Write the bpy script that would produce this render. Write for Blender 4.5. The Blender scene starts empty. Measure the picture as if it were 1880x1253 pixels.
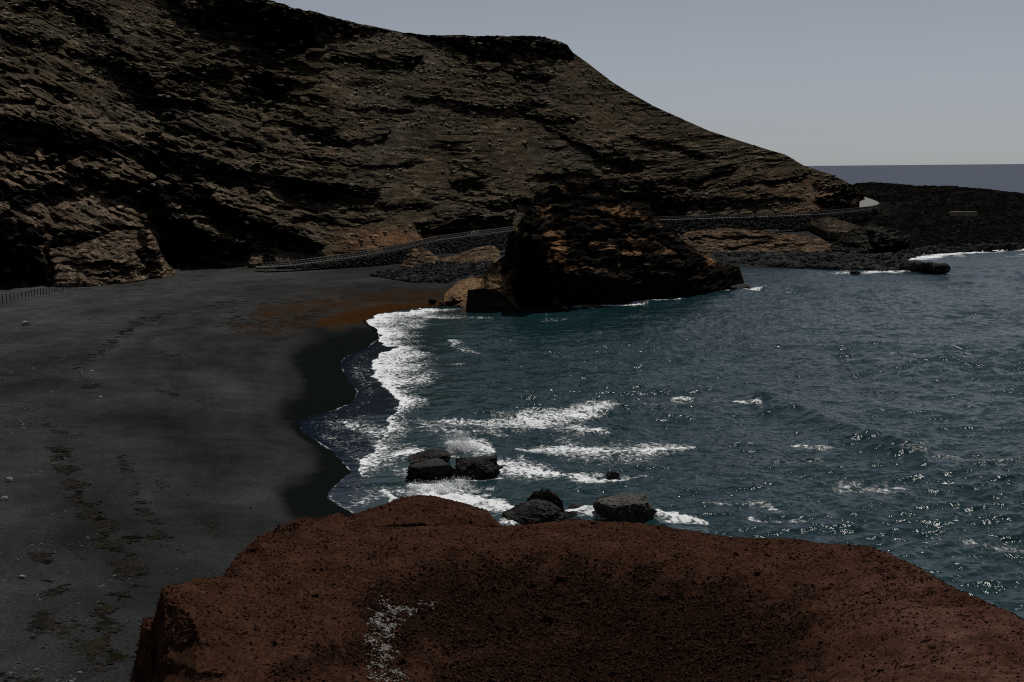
import bpy, math, random
import numpy as np
from mathutils import Matrix, Vector

random.seed(7); RNG = np.random.default_rng(11)
SC = bpy.context.scene; COL = SC.collection

# ------------------------------------------------------------------ camera
F, CX, CY, CAMZ = 2583.0, 940.0, 626.5, 27.0
PITCH, ROLL = math.radians(7.04), math.radians(-0.52)
cam_d = bpy.data.cameras.new('camera'); cam = bpy.data.objects.new('camera', cam_d); COL.objects.link(cam)
cam_d.sensor_width = 36.0; cam_d.lens = 36.0 * F / 1880.0; cam_d.clip_start = 0.5; cam_d.clip_end = 60000
MR = Matrix.Rotation(math.pi / 2 - PITCH, 3, 'X') @ Matrix.Rotation(ROLL, 3, 'Z')
cam.matrix_world = Matrix.Translation((0, 0, CAMZ)) @ MR.to_4x4()
SC.camera = cam
R3 = np.array(MR)

# ------------------------------------------------------------------ light
SUN_EL, SUN_AZ = math.radians(60), math.radians(22)       # high, ahead and a little to the right
SUN_STRENGTH, SKY_STRENGTH, EXPOSURE = 4.5, 0.063, -0.45
sd = bpy.data.lights.new('sun', 'SUN'); sd.energy = SUN_STRENGTH; sd.angle = math.radians(0.5); sd.color = (1.0, 0.975, 0.93)
sun = bpy.data.objects.new('sun', sd); COL.objects.link(sun)
sdir = Vector((math.sin(SUN_AZ) * math.cos(SUN_EL), math.cos(SUN_AZ) * math.cos(SUN_EL), math.sin(SUN_EL)))
sun.rotation_euler = (-sdir).to_track_quat('-Z', 'Y').to_euler(); sun.location = (0, 0, 200)
W = bpy.data.worlds.new('World'); SC.world = W; W.use_nodes = True
wn = W.node_tree.nodes; wl = W.node_tree.links; wn.clear()
sky = wn.new('ShaderNodeTexSky'); sky.sky_type = 'NISHITA'; sky.sun_disc = False
sky.sun_elevation = SUN_EL; sky.sun_rotation = SUN_AZ; sky.altitude = 0; sky.air_density = 0.6; sky.dust_density = 0.3; sky.ozone_density = 1.0
hs = wn.new('ShaderNodeHueSaturation'); hs.inputs['Saturation'].default_value = 0.32; hs.inputs['Value'].default_value = 1.0
bg = wn.new('ShaderNodeBackground'); bg.inputs['Strength'].default_value = SKY_STRENGTH
wo = wn.new('ShaderNodeOutputWorld')
tn = wn.new('ShaderNodeMix'); tn.data_type = 'RGBA'; tn.blend_type = 'MULTIPLY'; tn.inputs[0].default_value = 1.0; tn.inputs[7].default_value = (0.982, 1.006, 1.06, 1)
wl.new(sky.outputs[0], hs.inputs['Color']); wl.new(hs.outputs[0], tn.inputs[6]); wl.new(tn.outputs[2], bg.inputs['Color']); wl.new(bg.outputs[0], wo.inputs[0])
SC.view_settings.view_transform = 'Standard'; SC.view_settings.look = 'None'
SC.cycles.use_denoising = False; SC.cycles.sample_clamp_direct = 5.0; SC.cycles.filter_width = 1.1
SC.view_settings.exposure = EXPOSURE; SC.view_settings.gamma = 1.0

# ------------------------------------------------------------------ projection between photograph pixels and the place
def ray(px, py):
    """azimuth and tangent of elevation of the sight line through a pixel"""
    px = np.asarray(px, float); py = np.asarray(py, float)
    d = np.stack([(px - CX) / F, (CY - py) / F, -np.ones_like(px)], -1) @ R3.T
    return np.arctan2(d[..., 0], d[..., 1]), d[..., 2] / np.hypot(d[..., 0], d[..., 1])
def proj(x, y, z):
    p = np.stack([x, y, z - CAMZ], -1) @ R3
    q = np.maximum(-p[..., 2], 1e-3)
    return CX + F * p[..., 0] / q, CY - F * p[..., 1] / q
def on_z(px, py, z):
    a, te = ray(px, py); r = (z - CAMZ) / te
    return np.sin(a) * r, np.cos(a) * r, z + 0 * r
def at_r(px, py, r):
    a, te = ray(px, py)
    return np.sin(a) * r, np.cos(a) * r, CAMZ + r * te

# ------------------------------------------------------------------ numpy noise
def _h(ix, iy, iz, seed):
    n = (ix.astype(np.uint32) * np.uint32(374761393) + iy.astype(np.uint32) * np.uint32(668265263)
         + iz.astype(np.uint32) * np.uint32(2246822519) + np.uint32((seed * 3266489917) & 0xffffffff))
    n = (n ^ (n >> np.uint32(13))) * np.uint32(1274126177)
    n = (n ^ (n >> np.uint32(16))) * np.uint32(2654435769)
    return n ^ (n >> np.uint32(15))
_G = np.array([[1,1,0],[-1,1,0],[1,-1,0],[-1,-1,0],[1,0,1],[-1,0,1],[1,0,-1],[-1,0,-1],[0,1,1],[0,-1,1],[0,1,-1],[0,-1,-1],[1,1,0],[-1,1,0],[0,-1,1],[0,-1,-1]], np.float32)
def perlin(x, y, z=0.0, seed=0):
    x, y, z = np.broadcast_arrays(np.asarray(x, np.float32), np.asarray(y, np.float32), np.asarray(z, np.float32))
    sh = x.shape; x = x.ravel(); y = y.ravel(); z = z.ravel()
    xf, yf, zf = np.floor(x), np.floor(y), np.floor(z)
    ix, iy, iz = xf.astype(np.int32), yf.astype(np.int32), zf.astype(np.int32)
    fx, fy, fz = x - xf, y - yf, z - zf
    u = fx * fx * fx * (fx * (fx * 6 - 15) + 10); v = fy * fy * fy * (fy * (fy * 6 - 15) + 10); w = fz * fz * fz * (fz * (fz * 6 - 15) + 10)
    out = 0
    for dx in (0, 1):
        for dy in (0, 1):
            for dz in (0, 1):
                g = _G[_h(ix + dx, iy + dy, iz + dz, seed) & np.uint32(15)]
                d = g[:, 0] * (fx - dx) + g[:, 1] * (fy - dy) + g[:, 2] * (fz - dz)
                out = out + d * (u if dx else 1 - u) * (v if dy else 1 - v) * (w if dz else 1 - w)
    return out.reshape(sh)
def fbm(x, y, z=0.0, o=4, seed=0, gain=0.5, ridged=False):
    s = 0; a = 1.0; f = 1.0; tot = 0
    for k in range(o):
        n = perlin(np.asarray(x) * f, np.asarray(y) * f, np.asarray(z) * f, seed + 17 * k)
        if ridged: n = 0.5 - np.abs(n) * 1.6
        s = s + a * n; tot += a; a *= gain; f *= 2.03
    return s / tot
def cells(x, y, seed=0):
    """2-D Worley cells: distance to the border and a random number per cell"""
    xi, yi = np.floor(x), np.floor(y); f1 = np.full(x.shape, 9.0); f2 = f1.copy(); cid = np.zeros(x.shape)
    for dx in (-1, 0, 1):
        for dy in (-1, 0, 1):
            cx, cy = (xi + dx).astype(np.int32), (yi + dy).astype(np.int32); h = _h(cx, cy, cx * 0, seed)
            jx = (h & np.uint32(1023)) / 1023.0; jy = ((h >> np.uint32(10)) & np.uint32(1023)) / 1023.0; rv = ((h >> np.uint32(20)) & np.uint32(1023)) / 1023.0
            d = np.hypot(xi + dx + jx - x, yi + dy + jy - y); n = d < f1
            f2 = np.where(n, f1, np.minimum(f2, d)); cid = np.where(n, rv, cid); f1 = np.where(n, d, f1)
    return f2 - f1, cid
def hash01(k, seed=0):
    k = np.asarray(np.floor(k), np.int32)
    return _h(k, k * 0 + 3, k * 0 + 5, seed).astype(np.float64) / 4294967295.0
def sstep(a, b, x):
    t = np.clip((x - a) / (b - a), 0, 1); return t * t * (3 - 2 * t)
def pin(px, py, poly):
    inside = np.zeros(px.shape, bool); n = len(poly)
    for i in range(n):
        x1, y1 = poly[i]; x2, y2 = poly[(i + 1) % n]
        if y1 == y2: continue
        c = ((y1 > py) != (y2 > py)) & (px < (x2 - x1) * (py - y1) / (y2 - y1) + x1)
        inside ^= c
    return inside
def stroke(px, py, pts, ysc=1.0):
    """1 on the centre line of a brush stroke [(x, y, halfwidth)...], 0 at its edge"""
    best = np.zeros(px.shape, np.float32)
    if len(pts) == 1: pts = [pts[0], (pts[0][0] + 1, pts[0][1], pts[0][2])]
    for (x1, y1, w1), (x2, y2, w2) in zip(pts[:-1], pts[1:]):
        wm = max(w1, w2) * 1.05
        m = (px > min(x1, x2) - wm * ysc) & (px < max(x1, x2) + wm * ysc) & (py > min(y1, y2) - wm) & (py < max(y1, y2) + wm)
        if not m.any(): continue
        qx, qy = px[m], py[m]
        ex, ey = (x2 - x1) / ysc, (y2 - y1); L = ex * ex + ey * ey + 1e-9
        t = np.clip(((qx - x1) / ysc * ex + (qy - y1) * ey) / L, 0, 1)
        d = np.hypot((qx - x1) / ysc - t * ex, (qy - y1) - t * ey)
        best[m] = np.maximum(best[m], np.clip(1 - d / (w1 + (w2 - w1) * t), 0, 1))
    return best

# ------------------------------------------------------------------ mesh helpers
def mesh_np(name, V, Fc, mat, parent=None, smooth=True, attrs=None, cols=None):
    me = bpy.data.meshes.new(name); V = np.asarray(V, np.float32); Fc = np.asarray(Fc, np.int32)
    k = Fc.shape[1]; n = len(Fc)
    me.vertices.add(len(V)); me.vertices.foreach_set('co', V.ravel())
    me.loops.add(n * k); me.loops.foreach_set('vertex_index', Fc.ravel())
    me.polygons.add(n); me.polygons.foreach_set('loop_start', np.arange(0, n * k, k, dtype=np.int32))
    me.polygons.foreach_set('use_smooth', np.full(n, smooth, bool))
    for an, av in (attrs or {}).items():
        a = me.attributes.new(an, 'FLOAT', 'POINT'); a.data.foreach_set('value', np.asarray(av, np.float32).ravel())
    for an, av in (cols or {}).items():
        a = me.attributes.new(an, 'FLOAT_COLOR', 'POINT')
        c = np.ones((len(V), 4), np.float32); c[:, :3] = av; a.data.foreach_set('color', c.ravel())
    me.update(calc_edges=True); me.validate()
    if mat: me.materials.append(mat)
    o = bpy.data.objects.new(name, me); COL.objects.link(o)
    if parent: o.parent = parent
    return o
def grid_faces(nr, nc):
    i = np.arange(nr * nc).reshape(nr, nc)
    return np.stack([i[:-1, :-1], i[:-1, 1:], i[1:, 1:], i[1:, :-1]], -1).reshape(-1, 4)
def tag(o, label=None, cat=None, group=None, kind=None):
    if label: o['label'] = label
    if cat: o['category'] = cat
    if group: o['group'] = group
    if kind: o['kind'] = kind
    return o
def empty(name, loc=(0, 0, 0)):
    o = bpy.data.objects.new(name, None); o.location = loc; COL.objects.link(o); return o
class MB:
    """collects tubes and boxes into one mesh"""
    def __init__(s): s.v = []; s.f = []
    def box(s, c, e, rz=0.0):
        b = len(s.v); cr, sr = math.cos(rz), math.sin(rz)
        for dz in (-1, 1):
            for dx, dy in ((-1, -1), (1, -1), (1, 1), (-1, 1)):
                x, y = dx * e[0], dy * e[1]
                s.v.append((c[0] + x * cr - y * sr, c[1] + x * sr + y * cr, c[2] + dz * e[2]))
        for q in ((3, 2, 1, 0), (4, 5, 6, 7), (0, 1, 5, 4), (1, 2, 6, 5), (2, 3, 7, 6), (3, 0, 4, 7)): s.f.append([b + i for i in q])
    def tube(s, pts, r, n=6):
        b = len(s.v); pts = [Vector(p) for p in pts]
        for i, p in enumerate(pts):
            d = (pts[min(i + 1, len(pts) - 1)] - pts[max(i - 1, 0)]).normalized()
            u = d.orthogonal().normalized() if abs(d.z) > 0.95 else d.cross(Vector((0, 0, 1))).normalized(); w = d.cross(u)
            for k in range(n):
                a = 2 * math.pi * k / n; s.v.append(tuple(p + u * math.cos(a) * r + w * math.sin(a) * r))
        for i in range(len(pts) - 1):
            for k in range(n):
                s.f.append([b + i * n + k, b + i * n + (k + 1) % n, b + (i + 1) * n + (k + 1) % n, b + (i + 1) * n + k])
    def build(s, name, mat, parent=None):
        return mesh_np(name, s.v, s.f, mat, parent, smooth=False)

# ------------------------------------------------------------------ materials
def new_mat(name):
    m = bpy.data.materials.new(name); m.use_nodes = True; nt = m.node_tree; nt.nodes.clear()
    out = nt.nodes.new('ShaderNodeOutputMaterial'); b = nt.nodes.new('ShaderNodeBsdfPrincipled'); nt.links.new(b.outputs[0], out.inputs[0])
    return m, nt, b
def N(nt, typ, **kw):
    n = nt.nodes.new(typ)
    for k, v in kw.items():
        if k in n.inputs: n.inputs[k].default_value = v
        else: setattr(n, k, v)
    return n
def noise(nt, scale, detail=4.0, rough=0.6, vec=None):
    n = N(nt, 'ShaderNodeTexNoise', Scale=scale, Detail=detail, Roughness=rough)
    if vec: nt.links.new(vec, n.inputs['Vector'])
    return n
def math_n(nt, op, a, b=None, clamp=False):
    n = nt.nodes.new('ShaderNodeMath'); n.operation = op; n.use_clamp = clamp
    for i, v in enumerate((a, b)):
        if v is None: continue
        if isinstance(v, (int, float)): n.inputs[i].default_value = v
        else: nt.links.new(v, n.inputs[i])
    return n.outputs[0]
def remap(nt, v, a, b, c=0.0, d=1.0, smooth=True):
    n = nt.nodes.new('ShaderNodeMapRange'); n.interpolation_type = 'SMOOTHSTEP' if smooth else 'LINEAR'
    nt.links.new(v, n.inputs['Value']); n.inputs['From Min'].default_value = a; n.inputs['From Max'].default_value = b
    n.inputs['To Min'].default_value = c; n.inputs['To Max'].default_value = d; return n.outputs['Result']
def mixc(nt, fac, a, b, mode='MIX'):
    n = nt.nodes.new('ShaderNodeMix'); n.data_type = 'RGBA'; n.blend_type = mode
    for s, v in ((n.inputs[0], fac), (n.inputs[6], a), (n.inputs[7], b)):
        if isinstance(v, (int, float)): s.default_value = v
        elif isinstance(v, tuple): s.default_value = (*v, 1)
        else: nt.links.new(v, s)
    return n.outputs[2]
def attr(nt, name, col=False):
    n = nt.nodes.new('ShaderNodeAttribute'); n.attribute_name = name; return n.outputs['Color' if col else 'Fac']
def geo_pos(nt): return nt.nodes.new('ShaderNodeNewGeometry').outputs['Position']
def obj_co(nt): return nt.nodes.new('ShaderNodeTexCoord').outputs['Object']
def bump(nt, b, h, dist, strength=1.0, prev=None):
    n = N(nt, 'ShaderNodeBump', Strength=strength, Distance=dist); nt.links.new(h, n.inputs['Height'])
    if prev: nt.links.new(prev, n.inputs['Normal'])
    nt.links.new(n.outputs[0], b.inputs['Normal']); return n.outputs[0]

def mat_relief(name, grain=1.0, bstr=0.8, var=0.95):
    """rock or scree whose colour comes from a per-vertex albedo, broken up by grain"""
    m, nt, b = new_mat(name); p = geo_pos(nt)
    c = attr(nt, 'albedo', True)
    n1 = noise(nt, 0.9 / grain, 8, 0.72, p); n2 = noise(nt, 4.0 / grain, 5, 0.7, p)
    v = N(nt, 'ShaderNodeTexVoronoi', Scale=2.2 / grain); nt.links.new(p, v.inputs['Vector'])
    k = math_n(nt, 'MULTIPLY', remap(nt, n1.outputs[0], 0.3, 0.72, 1 - var, 1 + var, False), remap(nt, n2.outputs[0], 0.3, 0.7, 0.45, 1.55, False))
    nt.links.new(mixc(nt, 1.0, c, k, 'MULTIPLY'), b.inputs['Base Color'])
    b.inputs['Roughness'].default_value = 0.95; b.inputs['Specular IOR Level'].default_value = 0.0
    h = math_n(nt, 'ADD', math_n(nt, 'MULTIPLY', n1.outputs[0], 1.6), math_n(nt, 'ADD', math_n(nt, 'MULTIPLY', n2.outputs[0], 0.4), math_n(nt, 'MULTIPLY', v.outputs['Distance'], 0.35)))
    bump(nt, b, h, 0.5 * grain, bstr)
    return m
def mat_rock(name, c1, c2, scale=1.0, rough=0.85, spec=0.25, bdist=0.15):
    m, nt, b = new_mat(name); p = geo_pos(nt)
    n1 = noise(nt, 0.8 * scale, 8, 0.7, p); n2 = noise(nt, 5 * scale, 6, 0.7, p)
    f = remap(nt, n1.outputs[0], 0.35, 0.68)
    c = mixc(nt, f, c1, c2)
    c = mixc(nt, 1.0, c, remap(nt, n2.outputs[0], 0.3, 0.7, 0.5, 1.5, False), 'MULTIPLY')
    info = nt.nodes.new('ShaderNodeObjectInfo')
    c = mixc(nt, 1.0, c, remap(nt, info.outputs['Random'], 0, 1, 0.6, 1.4, False), 'MULTIPLY')
    nt.links.new(c, b.inputs['Base Color']); b.inputs['Roughness'].default_value = rough; b.inputs['Specular IOR Level'].default_value = spec
    bump(nt, b, math_n(nt, 'ADD', n1.outputs[0], math_n(nt, 'MULTIPLY', n2.outputs[0], 0.4)), bdist, 1.0)
    return m
def mat_plain(name, c, rough=0.8, scale=6.0, var=0.35):
    m, nt, b = new_mat(name); n1 = noise(nt, scale, 5, 0.6, geo_pos(nt))
    nt.links.new(mixc(nt, 1.0, c, remap(nt, n1.outputs[0], 0.3, 0.7, 1 - var, 1 + var, False), 'MULTIPLY'), b.inputs['Base Color'])
    b.inputs['Roughness'].default_value = rough; b.inputs['Specular IOR Level'].default_value = 0.2
    return m

def mat_sea():
    m, nt, b = new_mat('sea_water'); p = geo_pos(nt)
    mp = N(nt, 'ShaderNodeMapping'); mp.inputs['Scale'].default_value = (1, 0.75, 1); nt.links.new(p, mp.inputs['Vector']); q = mp.outputs[0]
    n0 = noise(nt, 0.02, 4, 0.6, q); n1 = noise(nt, 0.55, 2.5, 0.55, q); n2 = noise(nt, 2.3, 3, 0.55, q)
    n3 = N(nt, 'ShaderNodeTexNoise', Scale=0.55, Detail=7.0, Roughness=0.68, Distortion=1.3); nt.links.new(q, n3.inputs['Vector'])
    n4 = N(nt, 'ShaderNodeTexNoise', Scale=0.16, Detail=3.0, Roughness=0.5); nt.links.new(q, n4.inputs['Vector'])
    foam = attr(nt, 'foam'); shal = attr(nt, 'shallow')
    ridge = math_n(nt, 'SUBTRACT', 1.0, math_n(nt, 'MULTIPLY', math_n(nt, 'ABSOLUTE', math_n(nt, 'SUBTRACT', n3.outputs[0], 0.5)), 7.0))
    n7 = N(nt, 'ShaderNodeTexNoise', Scale=1.5, Detail=6.0, Roughness=0.65, Distortion=0.8); nt.links.new(q, n7.inputs['Vector'])
    ridge2 = math_n(nt, 'SUBTRACT', 1.0, math_n(nt, 'MULTIPLY', math_n(nt, 'ABSOLUTE', math_n(nt, 'SUBTRACT', n7.outputs[0], 0.5)), 8.0))
    lace = math_n(nt, 'ADD', math_n(nt, 'MULTIPLY', ridge, 0.26), math_n(nt, 'ADD', math_n(nt, 'MULTIPLY', ridge2, 0.16), math_n(nt, 'MULTIPLY', math_n(nt, 'SUBTRACT', n2.outputs[0], 0.5), 0.7)))
    lace = math_n(nt, 'ADD', lace, math_n(nt, 'MULTIPLY', math_n(nt, 'SUBTRACT', n4.outputs[0], 0.5), 0.5))
    k = math_n(nt, 'ADD', math_n(nt, 'MULTIPLY', foam, 1.0), math_n(nt, 'MULTIPLY', lace, 1.5))
    present = remap(nt, foam, 0.02, 0.22)
    ff = math_n(nt, 'MULTIPLY', remap(nt, k, 0.66, 1.08), present)
    deep = mixc(nt, remap(nt, n0.outputs[0], 0.35, 0.65), (0.0048, 0.0195, 0.0225), (0.0080, 0.0270, 0.0300))
    deep = mixc(nt, attr(nt, 'offshore'), deep, (0.009, 0.0215, 0.050))
    body = mixc(nt, shal, deep, (0.004, 0.0095, 0.0185))
    nt.links.new(mixc(nt, ff, body, (0.72, 0.74, 0.74)), b.inputs['Base Color'])
    rr = nt.nodes.new('ShaderNodeMix'); nt.links.new(ff, rr.inputs[0]); nt.links.new(remap(nt, attr(nt, 'offshore'), 0, 1, 0.10, 0.6, False), rr.inputs[2]); rr.inputs[3].default_value = 0.9
    nt.links.new(rr.outputs[0], b.inputs['Roughness']); b.inputs['IOR'].default_value = 1.333; b.inputs['Specular IOR Level'].default_value = 0.235
    h = math_n(nt, 'ADD', math_n(nt, 'MULTIPLY', n1.outputs[0], 1.2), math_n(nt, 'MULTIPLY', n2.outputs[0], 0.22))
    calm = attr(nt, 'chop')
    h = math_n(nt, 'MULTIPLY', h, calm)
    h = math_n(nt, 'ADD', h, math_n(nt, 'MULTIPLY', ff, math_n(nt, 'MULTIPLY', n3.outputs[0], 0.6)))
    bump(nt, b, h, 0.5, 1.0)
    return m
def mat_sand():
    m, nt, b = new_mat('black_sand'); p = geo_pos(nt)
    n0 = noise(nt, 0.05, 5, 0.6, p); n1 = noise(nt, 0.35, 6, 0.65, p); n2 = noise(nt, 6, 4, 0.7, p)
    wet = attr(nt, 'wet'); weed = attr(nt, 'weed'); rust = attr(nt, 'rust'); pale = attr(nt, 'pale')
    dry = mixc(nt, remap(nt, n0.outputs[0], 0.35, 0.65), (0.0190, 0.0201, 0.0199), (0.0268, 0.0280, 0.0275))
    dry = mixc(nt, math_n(nt, 'MULTIPLY', pale, remap(nt, n1.outputs[0], 0.3, 0.7, 0.7, 1.1, False)), dry, (0.040, 0.0405, 0.0395))
    dry = mixc(nt, 1.0, dry, remap(nt, attr(nt, 'tone'), -0.5, 0.5, 0.55, 1.45, False), 'MULTIPLY')
    dry = mixc(nt, 1.0, dry, remap(nt, n2.outputs[0], 0.3, 0.7, 0.45, 1.55, False), 'MULTIPLY')
    dry = mixc(nt, 1.0, dry, remap(nt, n1.outputs[0], 0.3, 0.7, 0.74, 1.26, False), 'MULTIPLY')
    w = remap(nt, math_n(nt, 'ADD', wet, math_n(nt, 'MULTIPLY', math_n(nt, 'SUBTRACT', n1.outputs[0], 0.5), 1.0)), 0.05, 0.9)
    c = mixc(nt, w, dry, (0.0050, 0.0060, 0.0062))
    mp = N(nt, 'ShaderNodeMapping'); mp.inputs['Scale'].default_value = (1.0, 0.8, 1); nt.links.new(p, mp.inputs['Vector'])
    n5 = noise(nt, 0.7, 6, 0.7, mp.outputs[0]); n6 = noise(nt, 0.22, 4, 0.6, p)
    spec = remap(nt, math_n(nt, 'ADD', n5.outputs[0], math_n(nt, 'MULTIPLY', weed, 0.2)), 0.66, 0.74)
    spec = math_n(nt, 'MULTIPLY', spec, remap(nt, weed, 0.02, 0.15))
    c = mixc(nt, spec, c, mixc(nt, remap(nt, n6.outputs[0], 0.45, 0.62), (0.0042, 0.004, 0.003), (0.0085, 0.0072, 0.0038)))
    rs = math_n(nt, 'MULTIPLY', remap(nt, math_n(nt, 'ADD', math_n(nt, 'MULTIPLY', n5.outputs[0], 1.1), math_n(nt, 'MULTIPLY', rust, 0.7)), 0.62, 1.15), remap(nt, rust, 0.0, 0.25))
    c = mixc(nt, rs, c, mixc(nt, n1.outputs[0], (0.012, 0.0062, 0.0026), (0.050, 0.0205, 0.0055)))
    nt.links.new(c, b.inputs['Base Color'])
    rr = nt.nodes.new('ShaderNodeMix'); nt.links.new(w, rr.inputs[0]); rr.inputs[2].default_value = 0.95; rr.inputs[3].default_value = 0.55
    nt.links.new(rr.outputs[0], b.inputs['Roughness']); b.inputs['Specular IOR Level'].default_value = 0.0
    bump(nt, b, math_n(nt, 'ADD', n1.outputs[0], math_n(nt, 'MULTIPLY', n2.outputs[0], 0.15)), 0.35, 0.7)
    return m

M_HILL = mat_relief('hill_tuff', 0.8, 0.7, 0.75)
M_OUTC = mat_relief('outcrop_rock', 0.7, 0.9)
M_LAVA = mat_relief('lava_rubble', 1.6, 1.0)
M_RED = mat_relief('red_scoria', 0.13, 0.8, 0.45)
M_SEA = mat_sea(); M_SAND = mat_sand()
M_BASALT = mat_rock('wet_basalt', (0.0035, 0.0033, 0.0031), (0.036, 0.031, 0.026), 1.0, 0.7, 0.12, 0.35)
M_BASALT_DRY = mat_rock('dry_basalt', (0.008, 0.008, 0.008), (0.07, 0.071, 0.07), 2.6, 0.9, 0.0, 0.1)
M_PALE = mat_rock('pale_stone', (0.08, 0.075, 0.066), (0.32, 0.295, 0.26), 9, 0.9, 0.15, 0.02)
M_REDST = mat_rock('red_scoria_stones', (0.010, 0.005, 0.0036), (0.120, 0.059, 0.041), 13, 0.95, 0.0, 0.02)
M_HILLST = mat_rock('tuff_stones', (0.03, 0.026, 0.018), (0.22, 0.18, 0.13), 1.3, 0.95, 0.0, 0.1)
M_WEED = mat_rock('dry_seaweed', (0.004, 0.0035, 0.002), (0.022, 0.015, 0.005), 0.8, 0.9, 0.1, 0.02)
M_WOOD = mat_plain('grey_wood', (0.26, 0.245, 0.215)); M_WOOD_DARK = mat_plain('dark_wood', (0.008, 0.008, 0.007))
M_ROPE = mat_plain('rope', (0.04, 0.038, 0.034)); M_PATH = mat_plain('path_grit', (0.085, 0.082, 0.074), 0.9, 2.0, 0.25)
M_SPRAY = mat_plain('spray_white', (0.78, 0.79, 0.79), 0.7, 3.0, 0.05)

# ------------------------------------------------------------------ generic relief: a real rock face between a foot line and a crest
def relief(name, foot, crest, mat, nx, ny, color, bands=(), strata=(), slope=0.7, rough=(0.5, 2.0), dip=None, ampmap=None,
           back=30, crest_r=None, prof=1.0, below=4.0, seed=1, blocks=(), big=(0, 30), skirt_rows=14, lat=0.35, jump=2.2):
    fa, fe = ray([p[0] for p in foot], [p[1] for p in foot]); fz = np.array([p[2] for p in foot], float); fr = (fz - CAMZ) / fe
    ca, ce = ray([p[0] for p in crest], [p[1] for p in crest])
    fr_c = np.interp(ca, fa, fr); fz_c = np.interp(ca, fa, fz)
    if crest_r is not None: cr = fr_c + np.interp([p[0] for p in crest], [q[0] for q in crest_r], [q[1] for q in crest_r])
    else: cr = np.maximum((CAMZ - fz_c + slope * fr_c) / (slope - ce), fr_c + 1.0)
    cz = CAMZ + cr * ce
    az = np.linspace(min(fa[0], ca[0]), max(fa[-1], ca[-1]), nx)
    RF, ZF, RC, ZC = (np.interp(az, a_, b_) for a_, b_ in ((fa, fr), (fa, fz), (ca, cr), (ca, cz)))
    ZC = np.maximum(ZC, ZF + 0.2); RC = np.maximum(RC, RF + 0.5)
    t = np.linspace(0, 1, ny)[:, None]
    r = RF + (RC - RF) * t; z = ZF + (ZC - ZF) * t ** prof
    lo = np.linspace(1, 0, 5)[:-1, None]                         # rows under the ground
    r = np.vstack([RF - 0.3 * lo * below, r]); z = np.vstack([ZF - lo * below, z])
    bk = np.linspace(0, 1, skirt_rows + 1)[1:, None]              # rows down the far side
    r = np.vstack([r, RC + bk * back]); z = np.vstack([z, ZC - (ZC - ZF + below) * bk ** 1.6])
    sa, ca_ = np.sin(az)[None, :], np.cos(az)[None, :]
    x, y = sa * r, ca_ * r
    px, py = proj(x, y, z)
    front = np.ones_like(r); front[-skirt_rows:] = np.linspace(0.9, 0.2, skirt_rows)[:, None]
    S = np.zeros_like(x) if dip is None else dip(px, x, r)
    h = z - S
    am = np.ones_like(x) if ampmap is None else ampmap(px, py)
    d = np.zeros_like(x); dark = np.zeros_like(x)
    xl = az[None, :] * np.mean(RF) + 0 * r
    w1 = fbm(xl / 13, h / 4.5, r / 25, 3, seed + 5); w2 = fbm(xl / 4.5, h / 1.3, r / 9, 3, seed + 6); w3 = fbm(xl / 1.5, h / 0.5, r / 4, 3, seed + 7)
    for (H, A) in strata:
        q = h / H + 0.9 * fbm(xl / (9 * H), z / (7 * H), r / (9 * H), 2, seed + int(H * 10)) + 0.5 * fbm(xl / (1.8 * H), z / (2.5 * H), r / (2.5 * H), 4, seed + 3 + int(H * 10), 0.6)
        k = np.floor(q); ph = q - k
        amp = A * np.clip(0.18 + 3.0 * fbm(xl / (5 * H), k * 3.17, 0.5, 3, seed + 9 + int(H * 10)), 0, 1.6) * am
        face = 0.24
        d += amp * np.where(ph < face, ph / face - 0.5, 0.5 - (ph - face) / (1 - face))
        dark = np.maximum(dark, np.clip(amp / A * 1.3, 0, 1) * sstep(face + 0.05, face - 0.03, ph) * sstep(-0.02, 0.03, ph) * 0.85)  # ledge faces get shade painted into their colour
    for (cw, chh, ca2) in blocks:
        e_, id_ = cells(xl / cw + 0.5 * w1 + 0.25 * w2, h / chh + 0.5 * w1 + 0.4 * w2, seed + int(cw * 10))
        e2 = sstep(0.0, 0.16, e_)
        gate = np.clip(0.55 + 2.2 * fbm(xl / (cw * 6), h / (chh * 7), r / 60, 2, seed + 71), 0, 1.3) * am
        d += ca2 * gate * ((id_ - 0.5) * 1.7 * e2 - 0.35 * (1 - e2)); 
    wx = px + 7 * w1 * 4
    for bd in bands:
        X = [b[0] for b in bd]
        m = (px > X[0] - 15) & (px < X[-1] + 15)
        if not m.any(): continue
        u = np.interp(wx[m], X, [b[1] for b in bd]); l = np.interp(wx[m], X, [b[2] for b in bd])
        tk = np.maximum(l - u, 0.5); ppm = F / np.maximum(r[m], 1)
        e = sstep(X[0] - 12, X[0] + 6, wx[m]) * sstep(X[-1] + 12, X[-1] - 6, wx[m])
        wob = np.clip(tk * 0.45 + 3, 2, 15)
        e = e * (0.7 + 0.3 * sstep(-0.32, -0.08, perlin(px[m] / 26, py[m] / 14, X[0] * 0.37, seed + 61)))
        yy = py[m] + wob * (1.6 * w1[m] + 1.7 * w2[m] + 0.9 * w3[m]); l = u + (l - u) * e; tk2 = np.maximum(l - u, 0.5)
        J = jump * tk2 / ppm * e
        v = (l - yy) / tk2
        d[m] += J * np.where(v > 1, 0.5 * np.exp(-(v - 1) / 1.6), np.where(v < 0, -0.5 * np.exp(v / 1.3), v - 0.5))
        dark[m] = np.maximum(dark[m], e * sstep(-0.12, 0.05, v) * sstep(1.1, 0.95, v))  # shade on the overhung face, mixed into the vertex colour
    A, L = rough
    d += A * (fbm(xl / (1.35 * L), h / (0.65 * L), r / (2 * L), 5, seed + 21, 0.6, True) * 1.6)
    d += A * 2.2 * fbm(x / (L * 6), y / (L * 6), z / (L * 4), 3, seed + 25)
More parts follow.
